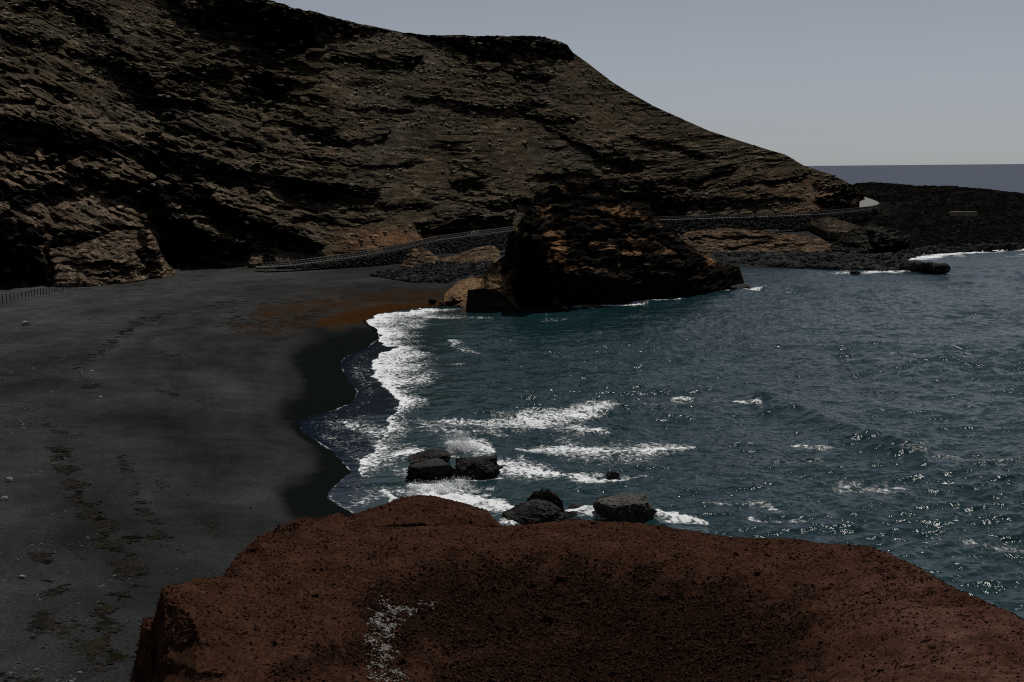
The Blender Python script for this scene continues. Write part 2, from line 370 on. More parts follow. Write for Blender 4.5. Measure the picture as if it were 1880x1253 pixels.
    if big[0]: d += big[0] * fbm(x / big[1], y / big[1], z / (0.7 * big[1]), 2, seed + 27)
    d = d * front
    zz = z + front * A * 0.9 * fbm(x / L, y / L, 3.3, 4, seed + 31, 0.6)
    x2 = x - sa * d + ca_ * lat * A * fbm(x / L, y / L, z / L, 3, seed + 41); y2 = y - ca_ * d - sa * lat * A * fbm(x / L, y / L, z / L, 3, seed + 41)
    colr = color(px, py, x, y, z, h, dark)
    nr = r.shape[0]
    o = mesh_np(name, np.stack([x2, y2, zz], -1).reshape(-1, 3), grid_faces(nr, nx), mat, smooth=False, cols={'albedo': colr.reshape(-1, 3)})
    return o, dict(x=x2, y=y2, z=zz, px=px, py=py, r=r)
def lerp3(a, b, t): return np.asarray(a) * (1 - t[..., None]) + np.asarray(b) * t[..., None]

# ------------------------------------------------------------------ the setting: hill
HFOOT = [(-900, 610, 4), (-300, 556, 4), (0, 527, 4.2), (150, 514, 4.2), (330, 491, 4), (480, 484, 4.4), (600, 472, 5.2), (740, 446, 6.9), (800, 435, 7.8),
         (860, 428, 8.6), (940, 419, 9.2), (1200, 400, 9), (1400, 392, 9), (1500, 388, 9), (1560, 384, 9), (1592, 378, 9)]
HCREST = [(-900, -420), (-300, -230), (0, -120), (250, -42), (440, 0), (520, 15), (600, 32), (700, 52), (740, 60), (790, 66), (850, 67), (900, 68), (1000, 70), (1042, 84), (1052, 97),
          (1080, 117), (1130, 155), (1200, 195), (1300, 240), (1420, 278), (1442, 284), (1475, 304), (1530, 322), (1570, 342), (1584, 358), (1592, 374)]
HBANDS = [  # overhang bands: upper and lower edge, the face between painted with shade
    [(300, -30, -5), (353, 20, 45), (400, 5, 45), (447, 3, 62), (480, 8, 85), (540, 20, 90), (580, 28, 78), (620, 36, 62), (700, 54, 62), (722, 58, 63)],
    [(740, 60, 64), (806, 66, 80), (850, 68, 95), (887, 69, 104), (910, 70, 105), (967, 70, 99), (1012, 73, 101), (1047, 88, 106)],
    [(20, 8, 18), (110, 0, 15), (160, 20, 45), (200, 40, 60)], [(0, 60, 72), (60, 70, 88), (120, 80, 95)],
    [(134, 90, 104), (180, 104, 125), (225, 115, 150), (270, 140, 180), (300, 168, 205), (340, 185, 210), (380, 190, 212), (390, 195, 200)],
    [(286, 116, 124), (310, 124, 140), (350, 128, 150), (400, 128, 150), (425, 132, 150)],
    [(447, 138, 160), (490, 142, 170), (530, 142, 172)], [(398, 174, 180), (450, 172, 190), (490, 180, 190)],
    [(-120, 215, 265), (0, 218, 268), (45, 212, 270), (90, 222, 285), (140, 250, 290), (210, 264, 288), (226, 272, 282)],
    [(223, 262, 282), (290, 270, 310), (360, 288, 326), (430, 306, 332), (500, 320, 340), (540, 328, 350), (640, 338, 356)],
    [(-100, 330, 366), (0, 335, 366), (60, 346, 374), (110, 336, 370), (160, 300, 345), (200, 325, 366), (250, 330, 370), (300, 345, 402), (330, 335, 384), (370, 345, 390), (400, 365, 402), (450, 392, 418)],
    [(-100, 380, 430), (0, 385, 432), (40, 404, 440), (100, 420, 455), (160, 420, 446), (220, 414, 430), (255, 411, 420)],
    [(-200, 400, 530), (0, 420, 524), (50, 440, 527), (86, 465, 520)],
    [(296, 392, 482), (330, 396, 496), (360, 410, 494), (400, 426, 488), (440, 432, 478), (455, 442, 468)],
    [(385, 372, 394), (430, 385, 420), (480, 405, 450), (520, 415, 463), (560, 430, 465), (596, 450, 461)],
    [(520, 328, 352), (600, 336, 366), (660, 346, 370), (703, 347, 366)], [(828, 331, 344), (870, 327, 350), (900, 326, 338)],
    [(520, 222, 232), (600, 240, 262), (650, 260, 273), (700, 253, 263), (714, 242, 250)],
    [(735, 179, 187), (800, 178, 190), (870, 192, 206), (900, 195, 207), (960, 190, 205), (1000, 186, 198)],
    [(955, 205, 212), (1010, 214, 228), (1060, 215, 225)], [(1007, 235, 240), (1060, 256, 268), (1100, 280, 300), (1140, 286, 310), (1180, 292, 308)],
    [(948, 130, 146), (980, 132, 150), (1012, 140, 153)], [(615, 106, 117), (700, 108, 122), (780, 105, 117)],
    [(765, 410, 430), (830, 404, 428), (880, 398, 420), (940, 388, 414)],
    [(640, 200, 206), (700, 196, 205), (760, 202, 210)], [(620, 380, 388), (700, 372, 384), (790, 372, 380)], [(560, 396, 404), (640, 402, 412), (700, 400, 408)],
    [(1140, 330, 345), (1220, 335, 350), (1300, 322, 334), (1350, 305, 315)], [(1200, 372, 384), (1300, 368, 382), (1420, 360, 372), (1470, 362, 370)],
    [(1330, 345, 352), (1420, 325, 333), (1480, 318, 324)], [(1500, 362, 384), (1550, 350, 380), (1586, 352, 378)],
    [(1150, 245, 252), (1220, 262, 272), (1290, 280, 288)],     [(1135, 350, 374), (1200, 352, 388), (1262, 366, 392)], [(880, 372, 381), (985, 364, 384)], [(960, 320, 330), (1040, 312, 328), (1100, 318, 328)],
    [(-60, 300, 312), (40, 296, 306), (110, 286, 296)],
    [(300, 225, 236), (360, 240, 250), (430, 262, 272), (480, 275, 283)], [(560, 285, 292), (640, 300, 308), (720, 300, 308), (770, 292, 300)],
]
def hill_dip(px, x, r):
    g = np.linspace(-1500, 2200, 400); sl = np.interp(g, [-400, 0, 350, 600, 800, 1000, 1250, 1600], [-0.5, -0.5, -0.42, -0.22, -0.04, 0.0, 0.2, 0.32])
    I = np.concatenate([[0], np.cumsum((sl[1:] + sl[:-1]) / 2 * np.diff(g))])
    return np.interp(px, g, I) * 0.125
def hill_amp(px, py):
    a = np.interp(px, [0, 350, 600, 750, 1050, 1250, 1500], [1.0, 0.95, 0.75, 0.55, 0.5, 0.85, 1.0])
    up = sstep(310, 180, py) * sstep(560, 760, px) * 0.3
    return np.clip(a - up, 0.15, 1.2) * (0.2 + 1.25 * sstep(-0.12, 0.22, perlin(px / 90, py / 50, 0, 77)))
def hill_col(px, py, x, y, z, h, dark):
    olive = (0.046, 0.037, 0.024); tan = (0.165, 0.119, 0.082); red = (0.12, 0.072, 0.047); grey = (0.045, 0.042, 0.033)
    c = np.broadcast_to(np.asarray(olive), px.shape + (3,)).copy()
    c = lerp3(c, grey, sstep(-0.05, 0.3, fbm(px / 160, py / 90, 0, 3, 61)) * 0.7)
    k = sstep(700, 150, px) * sstep(150, 420, py + 0.12 * (500 - px)); c = lerp3(c, tan, np.clip(k * (0.55 + 1.6 * fbm(px / 60, h / 3.0, 0, 4, 62)), 0, 1))
    k = sstep(1280, 1480, px) * sstep(300, 345, py); c = lerp3(c, red, np.clip(k * (0.6 + 1.5 * fbm(px / 40, py / 25, 0, 3, 63)), 0, 1))
    k = sstep(560, 720, px) * sstep(900, 720, px) * sstep(405, 440, py) * 0.9; c = lerp3(c, (0.16, 0.085, 0.045), np.clip(k, 0, 1))
    c = lerp3(c, tan, np.clip(1.2 * fbm(px / 30, h / 1.2, 0, 4, 64), 0, 0.55))
    c *= np.clip(1 + 1.1 * fbm(x / 5, y / 5, h / 1.1, 4, 65) + 0.8 * fbm(px / 120, py / 60, 0, 3, 66), 0.45, 2)[..., None]
    return lerp3(c, (0.011, 0.010, 0.0085), np.clip(dark, 0, 1))  # near-black painted shade under the overhangs and ledges
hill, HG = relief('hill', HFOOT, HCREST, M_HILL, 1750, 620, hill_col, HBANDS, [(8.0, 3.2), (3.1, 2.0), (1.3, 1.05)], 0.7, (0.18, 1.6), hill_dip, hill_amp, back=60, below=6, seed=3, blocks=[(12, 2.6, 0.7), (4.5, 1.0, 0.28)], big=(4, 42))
tag(hill, kind='structure')

# ------------------------------------------------------------------ the setting: beach and sea
SHORE = [(1500, 1700), (900, 1180), (760, 1040), (690, 985), (660, 962), (648, 945), (600, 915), (612, 890), (642, 868), (618, 842), (600, 825), (560, 800), (542, 778), (562, 766), (615, 752), (645, 738),
         (652, 718), (630, 696), (622, 664), (640, 650), (668, 640), (694, 622), (690, 606), (668, 590), (692, 576), (760, 566), (840, 560), (905, 556), (1000, 545), (1180, 512), (1330, 490),
         (1500, 493), (1600, 489), (1640, 476), (1690, 466), (1780, 461), (1880, 457), (2300, 452), (3000, 440)]
_sx, _sy, _ = on_z([p[0] for p in SHORE], [p[1] for p in SHORE], 0.0)
SHW = list(zip(_sx, _sy)); LANDP = SHW + [(3000, 4000), (-4000, 4000), (-4000, -200), (300, -200), (SHW[0][0], -100)]
def shore_dist(x, y):
    best = np.full(x.shape, 1e9)
    for (x1, y1), (x2, y2) in zip(SHW[:-1], SHW[1:]):
        ex, ey = x2 - x1, y2 - y1; t = np.clip(((x - x1) * ex + (y - y1) * ey) / (ex * ex + ey * ey), 0, 1)
        best = np.minimum(best, np.hypot(x - x1 - t * ex, y - y1 - t * ey))
    return np.where(pin(x, y, LANDP), best, -best)
def land_z(D, x, y):
    z = np.where(D > 0, (0.35 + 3.65 * sstep(0.275, 0.235, np.arctan2(x, y))) * (1 - np.exp(-np.maximum(D, 0) * 0.055 / 4.0 * 1.6)), np.maximum(D * 0.05, -3))
    return z + 0.10 * sstep(2, 25, D) * fbm(x / 12, y / 12, 0, 3, 90) + 0.012 * sstep(6, 20, D) * fbm(x / 1.2, y / 1.2, 0, 3, 91)
def polar(px0, px1, nx, r0, r1, ny, extra=()):
    a0 = ray(px0, 600)[0]; a1 = ray(px1, 600)[0]
    az = np.linspace(a0, a1, nx)
    if extra: az = np.concatenate([np.linspace(extra[0], a0, 40)[:-1], az, np.linspace(a1, extra[1], 40)[1:]])
    rr = 1 / np.linspace(1 / r0, 1 / r1, ny)
    return np.sin(az)[None, :] * rr[:, None], np.cos(az)[None, :] * rr[:, None]
bx, by = polar(-250, 1980, 1150, 48, 640, 640, (-0.75, 0.62))
bD = shore_dist(bx, by); bz = land_z(bD, bx, by)
bpx, bqy = proj(bx, by, bz)
WETP = [(640, 1060), (560, 985), (528, 940), (498, 905), (545, 880), (590, 860), (562, 805), (520, 778), (500, 748), (545, 724), (572, 702), (540, 676), (516, 655), (560, 632), (600, 612), (690, 596), (720, 640), (760, 760), (700, 860), (700, 960)]
jx = bpx + 26 * fbm(bx / 9, by / 9, 0, 4, 92); jy = bqy + 14 * fbm(bx / 9, by / 9, 5, 4, 93)
wet = pin(jx, jy, WETP).astype(float)
def box(a, n, ax):
    p = [(0, 0), (0, 0)]; p[ax] = (n + 1, n); c = np.cumsum(np.pad(a, p, mode='edge'), axis=ax)
    return (np.take(c, range(2 * n + 1, c.shape[ax]), ax) - np.take(c, range(0, c.shape[ax] - 2 * n - 1), ax)) / (2 * n + 1)
for _ in range(2): wet = box(box(wet, 7, 1), 9, 0)
wet = np.maximum(wet, sstep(1.4, 0.2, bD))
for s_, k_ in ([[(230, 785, 8), (300, 784, 9), (360, 800, 7)], 0.28], [[(360, 805, 8), (430, 808, 10), (510, 812, 10)], 0.34], [[(440, 850, 8), (520, 868, 10)], 0.3], [[(350, 680, 8), (460, 700, 8)], 0.2]):
    wet = np.maximum(wet, k_ * stroke(jx, jy, s_))
rust = np.maximum.reduce([0.95 * stroke(jx, jy, [(600, 592, 20), (650, 580, 26), (720, 566, 14), (830, 556, 9)]) ** 0.6, 0.55 * stroke(jx, jy, [(480, 575, 24), (600, 562, 30), (720, 545, 22), (830, 540, 16)]) ** 0.6,
                          0.5 * stroke(jx, jy, [(430, 600, 14), (500, 605, 24), (560, 590, 24)]) ** 0.6, 0.35 * stroke(jx, jy, [(560, 540, 8), (640, 534, 10), (740, 530, 6)])])
weed = np.zeros_like(bpx)
for s_, k_ in ([[(150, 668, 12), (210, 622, 18), (260, 590, 16), (330, 572, 14)], 0.9], [[(150, 712, 8), (180, 710, 9)], 1.1], [[(280, 720, 9), (320, 726, 9)], 0.9], [[(290, 650, 8), (350, 655, 10)], 0.7],
               [[(100, 830, 20), (140, 900, 30), (180, 960, 30), (215, 1020, 34), (240, 1075, 30), (200, 1120, 30), (170, 1190, 40), (240, 1230, 24)], 1.0], [[(230, 985, 9), (300, 985, 8)], 1.3],
               [[(60, 1000, 40), (110, 1080, 40), (60, 1180, 40)], 0.55], [[(230, 840, 22), (250, 920, 24), (300, 985, 20)], 0.6], [[(420, 590, 26), (500, 600, 30), (580, 575, 24)], 1.0], [[(380, 560, 12), (560, 556, 14), (760, 546, 12)], 0.9],
               [[(80, 780, 16), (120, 800, 20)], 0.5], [[(0, 1240, 26), (60, 1250, 30)], 0.8]):
    weed = np.maximum(weed, k_ * stroke(jx, jy, s_, 1.4))
pale = sstep(700, 520, bqy + 0.25 * bpx - 40) * sstep(750, 350, bpx)
tone = 0.9 * fbm(bD / 7 + 1.2 * fbm(bx / 25, by / 25, 0, 2, 95), (bx + by) / 60, 0, 4, 94, 0.6) + 0.7 * fbm(bx / 14, by / 22, 3, 3, 96)
beach = mesh_np('beach', np.stack([bx, by, bz], -1).reshape(-1, 3), grid_faces(*bx.shape), M_SAND, attrs={'wet': wet, 'weed': weed, 'rust': rust, 'pale': pale, 'tone': tone})
tag(beach, kind='structure')

wx_, wy_ = polar(-80, 1960, 1250, 58, 30000, 900, (-0.7, 0.8))
wD = shore_dist(wx_, wy_)
wr = np.hypot(wx_, wy_)
dr = np.gradient(wr, axis=0)
deep_k = sstep(0.5, 22, -wD)
wz = np.zeros_like(wx_)
qx = wx_ * 0.92 + wy_ * 0.38; qy = -wx_ * 0.38 + wy_ * 0.92
for L, A in ((34, 0.55), (15, 0.42), (7, 0.42), (3.2, 0.20), (1.6, 0.075)):
    n = 0.5 - np.abs(perlin(qx / L, qy / (L * 0.55), L * 1.7, 200 + int(L))) * 1.7
    wz += A * n * sstep(2.2, 0.8, dr / (L * 0.55)) * np.clip(0.75 + 1.5 * perlin(wx_ / 45, wy_ / 45, L), 0.35, 1.5)
wz *= (0.04 + 0.96 * deep_k)
wz -= 0.02
# breaking swell lines heaving the surface
wpx, wpy = proj(wx_, wy_, 0 * wx_)
ux = wpx + 22 * fbm(wx_ / 7, wy_ / 7, 0, 4, 301); uy = wpy + 9 * fbm(wx_ / 7, wy_ / 7, 4, 4, 302)
foam = np.zeros_like(wpx)
ey = [566, 575, 582, 590, 606, 622, 640, 665, 690, 715, 740, 770, 800, 830, 858, 875]
eL = [830, 700, 682, 668, 688, 692, 716, 684, 684, 705, 730, 716, 700, 682, 654, 660]
eR = [850, 870, 810, 800, 800, 785, 790, 825, 835, 800, 790, 765, 760, 770, 740, 700]
Lx, Rx = np.interp(uy, ey, eL), np.interp(uy, ey, eR)
Rx = Rx + 34 * fbm(wx_ / 16, wy_ / 3.5, 0, 4, 305); Lx = Lx - 0.5 * (ux - wpx)
tt = (ux - Lx) / (Rx - Lx)
surf = np.where((tt > 0) & (tt < 1) & (uy > 566) & (uy < 875), 0.95 - 0.80 * np.clip(tt, 0, 1) ** 0.65, 0) * sstep(0, 0.05, tt) * sstep(1.0, 0.75, tt)
surf *= np.where(uy > 745, 0.82, 1.0)
foam = np.maximum(foam, surf)
for pts, k in (
    ([(800, 778, 14), (900, 776, 24), (1000, 776, 24), (1080, 762, 20), (1125, 752, 9), (1145, 750, 6)], 0.7), ([(960, 788, 10), (1060, 793, 10), (1115, 794, 7)], 0.6),
    ([(740, 775, 22), (830, 790, 26), (930, 800, 14)], 0.5), ([(950, 826, 14), (1040, 826, 30), (1150, 834, 28), (1210, 828, 16), (1270, 826, 5)], 0.64),
    ([(900, 850, 20), (950, 862, 22), (1010, 868, 13), (1090, 880, 8), (1150, 876, 6)], 0.8), ([(1060, 880, 8), (1100, 872, 9), (1190, 874, 6)], 0.55),
    ([(755, 890, 26), (800, 905, 36), (850, 916, 24), (905, 928, 16), (960, 938, 14)], 1.0), ([(860, 912, 6), (900, 910, 8)], 0.6), ([(800, 885, 14), (900, 880, 8), (960, 870, 8)], 0.7),
    ([(830, 815, 22), (870, 822, 26), (900, 832, 16)], 0.95), ([(720, 835, 24), (760, 830, 20), (830, 840, 16)], 0.72), ([(700, 860, 26), (745, 870, 20), (790, 888, 20)], 0.5),
    ([(1190, 945, 14), (1230, 954, 14), (1300, 962, 9)], 0.95), ([(1040, 945, 16), (1085, 946, 14), (1130, 958, 10)], 0.9), ([(930, 962, 14), (1010, 962, 10)], 0.7),
    ([(640, 775, 22), (690, 795, 26), (700, 840, 26)], 0.5), ([(640, 935, 26), (690, 910, 28), (740, 900, 30)], 0.45), ([(700, 900, 7), (722, 915, 7), (716, 930, 6)], 0.9),
    ([(1240, 746, 5), (1275, 745, 4)], 0.45), ([(1345, 744, 5), (1400, 748, 6)], 0.62), ([(1130, 748, 4), (1240, 750, 3), (1330, 742, 3)], 0.35), ([(1350, 820, 6), (1390, 823, 6)], 0.4), ([(1450, 824, 6), (1515, 828, 6)], 0.52),
    ([(1545, 898, 18), (1640, 905, 18)], 0.5), ([(1736, 892, 7), (1745, 894, 6)], 1.0), ([(1640, 834, 9), (1720, 842, 12), (1830, 852, 14), (1880, 852, 12)], 0.36), ([(1770, 1000, 16), (1880, 1012, 16)], 0.38),
    ([(820, 628, 10), (850, 642, 14), (880, 655, 9)], 0.45), ([(720, 668, 10), (850, 670, 5)], 0.42), ([(1290, 930, 8), (1400, 925, 10), (1440, 945, 8)], 0.45), ([(1380, 960, 6), (1480, 965, 6)], 0.45),
    ([(1636, 479, 8), (1700, 472, 8), (1780, 463, 6), (1880, 458, 5), (2100, 452, 4)], 1.0), ([(1540, 501, 5), (1640, 499, 5), (1725, 494, 5)], 0.75), ([(1850, 470, 3), (1880, 468, 3)], 0.5),
    ([(1040, 566, 4), (1075, 562, 5), (1150, 560, 4), (1260, 550, 3)], 0.8), ([(1340, 533, 4), (1400, 531, 4)], 0.75), ([(1440, 535, 5), (1480, 537, 5)], 0.35), ([(1300, 522, 3), (1360, 520, 3)], 0.35),
    ([(780, 580, 7), (830, 583, 7), (900, 586, 6)], 0.42), ([(1000, 590, 3), (1040, 588, 3)], 0.4), ([(1400, 850, 14), (1500, 850, 10)], 0.3), ([(1640, 648, 5), (1680, 650, 4)], 0.4)):
    pts = [(a, b, w * (0.35 if i in (0, len(pts) - 1) and len(pts) > 2 else 1.0)) for i, (a, b, w) in enumerate(pts)]
    foam = np.maximum(foam, k * stroke(ux, uy, pts, 1.6) ** 0.85 * 0.97)
# thin white lip along the edge of the swash
swz = (wpx < 740) & (wpx > 520) & (wpy > 600) & (wpy < 960)
foam = np.maximum(foam, np.where(swz, 0.50 * sstep(0.28, 0.06, np.abs(wD + 0.2)) * (0.6 + 1.4 * fbm(wx_ / 4, wy_ / 4, 0, 3, 311)), 0))
foam = np.maximum(foam, np.where(swz, 0.20 + 0.08 * fbm(wx_ / 2.0, wy_ / 9.0, 0, 3, 310), 0) * sstep(0.3, 2, -wD) * sstep(720, 660, wpx))
shallow = np.where(swz, sstep(-14, -3, wD), 0) * sstep(1.25, 0.9, (wpx - 540) / np.maximum(Lx - 540, 40))
# the body of white water stands a little proud of the sea
wz += 0.35 * sstep(0.5, 1.0, foam) * (0.4 + fbm(wx_ / 1.3, wy_ / 1.3, 0, 4, 303) * 1.6) * sstep(1, 6, -wD)
wz += 1.0 * stroke(ux, uy, [(1400, 738, 22), (1470, 760, 30), (1560, 800, 24), (1700, 838, 18)], 1.0) + 0.5 * stroke(ux, uy, [(960, 768, 18), (1080, 752, 16), (1280, 744, 8)], 1.0)
chop = (0.06 + 0.94 * sstep(2, 26, -wD)) * (1 + 0.9 * sstep(250, 1500, wr)); offshore = sstep(230, 750, wr)
sea = mesh_np('sea', np.stack([wx_, wy_, wz], -1).reshape(-1, 3), grid_faces(*wx_.shape), M_SEA, attrs={'foam': foam, 'shallow': shallow, 'chop': chop, 'offshore': offshore})
tag(sea, kind='structure')

# ------------------------------------------------------------------ the setting: dark lava headland
def lava_col(px, py, x, y, z, h, dark):
    c = np.broadcast_to(np.asarray((0.0045, 0.0045, 0.004)), px.shape + (3,)).copy()
    c = lerp3(c, (0.022, 0.020, 0.017), np.clip(1.5 * fbm(px / 26, py / 9, 0, 4, 401), 0, 1))
    return lerp3(c, (0.03, 0.028, 0.024), sstep(1680, 1600, px + 12 * fbm(px / 9, py / 5, 0, 3, 402)) * sstep(402, 388, py) * sstep(370, 378, py) * 0.6)
lava, LG = relief('terrain', [(1556, 420, 4), (1590, 440, 2), (1640, 468, 0.5), (1690, 465, 0.2), (1780, 460, 0.2), (1880, 456, 0.2), (2300, 450, 0.2)],
               [(1556, 345), (1575, 336), (1600, 335), (1680, 341), (1740, 342), (1800, 347), (1880, 356), (2300, 380)], M_LAVA, 1000, 420, lava_col,
               crest_r=[(1440, 150), (1560, 200), (1600, 260), (1700, 300), (1880, 260), (3000, 200)], rough=(1.3, 4.0), strata=[(2.2, 1.6)], back=260, below=2, seed=40, prof=1.5, blocks=[(3, 1.5, 0.9)])
tag(lava, kind='structure')

# ------------------------------------------------------------------ the setting: red scoria mound in front
def red_mound():
    P = [200, 240, 262, 284, 300, 360, 410, 430, 480, 540, 620, 650, 700, 740, 800, 860, 910, 1000, 1050, 1150, 1300, 1450, 1600, 1660, 1760, 1880, 2100, 2500]
    RY = [1330, 1253, 1140, 1124, 1064, 1060, 1056, 1036, 990, 958, 941, 955, 966, 968, 966, 962, 968, 962, 952, 957, 980, 991, 1001, 1030, 1080, 1140, 1230, 1300]
    RR = [65, 66, 67, 67.3, 68, 69, 70, 72, 75, 78, 80, 80, 80, 80, 80, 80, 80, 80, 80, 80, 79.5, 78, 74, 71, 66, 60, 52, 46]
    BY = [1340, 1275, 1180, 1150, 1082, 1076, 1076, 1072, 1060, 1035, 1010, 1010, 1005, 1000, 995, 995, 1000, 1005, 1010, 1012, 1030, 1060, 1110, 1130, 1170, 1215, 1300, 1400]
    BR = [64, 65.3, 66.2, 66.4, 67, 67.4, 67.6, 68, 69.5, 71.5, 73, 73.3, 73.5, 73.6, 73.8, 73.8, 73.8, 73.6, 73.5, 73, 72, 69.5, 64, 61, 57, 53, 46, 40]
    FR = [63.5, 64.8, 65, 63.6, 61.5, 59, 58.5, 58.5, 58.0, 58.0, 59, 60, 61, 61.5, 62, 62.4, 62.6, 63.0, 63.0, 62.6, 61, 58, 54, 52.5, 50, 47, 42, 37]
    H2 = [(630, 962), (650, 950), (700, 935), (740, 920), (770, 917), (800, 918), (860, 930), (895, 945), (915, 966), (930, 985)]
    ar, er = ray(P, RY); ab, eb = ray(P, BY); af, ef = ray(P, [1262] * len(P)); a2, e2 = ray([p[0] for p in H2], [p[1] for p in H2])
    def seq(a): return np.maximum.accumulate(a + np.arange(len(a)) * 1e-6)
    a0, a1 = ar[0], ar[-1]
    # fine columns in view, coarser to the right of it
    azs = np.concatenate([np.linspace(a0, ray(1930, 1200)[0], 1150), np.linspace(ray(1930, 1200)[0], a1, 60)[1:]])
    g = lambda a, v: np.interp(azs, a, v)
    Rr, Rb, Rf = g(ar, RR), g(ab, BR), g(af, FR)
    Zr, Zb, Zf = CAMZ + Rr * g(ar, er), CAMZ + Rb * g(ab, eb), CAMZ + Rf * g(af, ef)
    rr = np.concatenate([np.linspace(24, 46, 40), np.arange(46.2, 62, 0.16), np.arange(62, 92, 0.07), np.arange(92.2, 112, 0.6)])
    Z = np.zeros((len(rr), len(azs)))
    side = sstep(0.0, 0.30, azs)
    for i in range(len(azs)):
        s = side[i]; zlow = Zf[i] - 3.0 * (1 - s) + 3.0 * s
        rp = [20, Rf[i] - 7, Rf[i], Rb[i], Rr[i], Rr[i] + 2.0, Rr[i] + 5.5, Rr[i] + 14, 140]
        zp = [min(18, zlow + 7 * s), zlow, Zf[i], Zb[i], Zr[i], Zr[i] - 0.8, Zr[i] - 3.6, -2.5, -3.0]
        Z[:, i] = np.interp(rr, rp, zp)
    ker = np.ones(17) / 17
    sm = np.apply_along_axis(lambda c: np.convolve(np.pad(c, 16, mode='edge'), np.convolve(ker, ker), 'valid'), 0, Z)
    Z = sm
    z2 = CAMZ + 88.5 * np.interp(azs, a2, e2, left=-9, right=-9)
    on2 = sstep(a2[0], a2[0] + 0.004, azs) * sstep(a2[-1], a2[-1] - 0.004, azs)
    hump = z2[None, :] - ((rr[:, None] - 88.5) / np.where(rr[:, None] < 88.5, 4.0, 5.0)) ** 2 * 1.9
    Z = np.where((on2[None, :] > 0.01) & (hump > Z), hump, Z)
    x = np.sin(azs)[None, :] * rr[:, None]; y = np.cos(azs)[None, :] * rr[:, None]
    Z += 0.32 * fbm(x / 5, y / 5, 0, 4, 501) + 0.14 * fbm(x / 1.1, y / 1.1, 0, 4, 502, 0.6) + 0.06 * fbm(x / 0.42, y / 0.42, 0, 3, 503, 0.7) + 0.09 * sstep(-0.1, 0.25, fbm(x / 3, y / 3, 0, 3, 509)) * np.maximum(fbm(x / 0.7, y / 0.7, 0, 3, 510, 0.6, True), 0)
    px, py = proj(x, y, Z)
    # broken rocky scarps of the beach side
    sc = stroke(px, py, [(300, 1090, 26), (330, 1140, 40), (310, 1200, 34)], 1.0)
    rug = np.maximum(sc, np.maximum(stroke(px, py, [(430, 1040, 30), (490, 990, 34), (560, 960, 24)]), stroke(px, py, [(265, 1140, 20), (275, 1200, 24)])))
    Z += 0.9 * rug * fbm(x / 0.9, y / 0.9, 0, 4, 504, 0.65, True)
    sa, ca = np.sin(azs)[None, :], np.cos(azs)[None, :]
    for bd, J in (([(285, 1075, 1215), (320, 1095, 1210), (350, 1120, 1200), (362, 1150, 1180)], 2.2),
                  ([(250, 1215, 1250), (330, 1225, 1252), (420, 1232, 1256)], 0.8), ([(650, 958, 972), (700, 964, 975), (800, 960, 970)], 0.9)):
        X = [b[0] for b in bd]; w = 9 * fbm(x / 1.2, y / 1.2, 1, 4, 505)
        u = np.interp(px + w, X, [b[1] for b in bd]); l = np.interp(px + w, X, [b[2] for b in bd])
        e = sstep(X[0] - 10, X[0] + 6, px + w) * sstep(X[-1] + 10, X[-1] - 12, px + w); v = (l - (py + w)) / np.maximum(l - u, 1)
        d = J * e * np.where(v > 1, 0.5 * np.exp(-(v - 1) / 0.8), np.where(v < 0, -0.5 * np.exp(v / 0.8), v - 0.5))
        x = x - sa * d; y = y - ca * d
    lit = np.asarray((0.044, 0.0205, 0.0128)); drk = np.asarray((0.0065, 0.0038, 0.0029)); pink = np.asarray((0.085, 0.043, 0.032))
    c = np.broadcast_to(lit, px.shape + (3,)).copy()
    # shade on the mound's near slope, painted into the colour in ragged patches
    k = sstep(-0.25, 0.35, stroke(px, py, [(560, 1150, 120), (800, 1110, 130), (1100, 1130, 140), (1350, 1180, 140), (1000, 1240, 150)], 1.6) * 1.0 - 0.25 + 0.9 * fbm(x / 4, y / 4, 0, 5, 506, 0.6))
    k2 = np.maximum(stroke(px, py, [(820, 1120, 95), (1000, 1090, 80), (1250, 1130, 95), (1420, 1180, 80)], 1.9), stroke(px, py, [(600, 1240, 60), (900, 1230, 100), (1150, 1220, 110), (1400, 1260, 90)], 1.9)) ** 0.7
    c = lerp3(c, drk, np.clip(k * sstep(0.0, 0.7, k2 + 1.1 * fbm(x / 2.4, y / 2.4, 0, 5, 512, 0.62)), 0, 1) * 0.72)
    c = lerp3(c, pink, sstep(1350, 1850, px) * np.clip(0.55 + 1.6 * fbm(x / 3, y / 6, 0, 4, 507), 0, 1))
    c *= np.clip(1 + 0.7 * fbm(x / 1.5, y / 1.5, 0, 4, 508) + 0.8 * fbm(x / 0.25, y / 0.25, 0, 2, 511), 0.3, 1.9)[..., None]
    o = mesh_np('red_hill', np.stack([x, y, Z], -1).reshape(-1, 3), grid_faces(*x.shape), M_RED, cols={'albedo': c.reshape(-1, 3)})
    tag(o, kind='structure')
    return x, y, Z, px, py, k * sstep(0.0, 0.45, k2)
RXm, RYm, RZm, Rpx, Rpy, RK = red_mound()

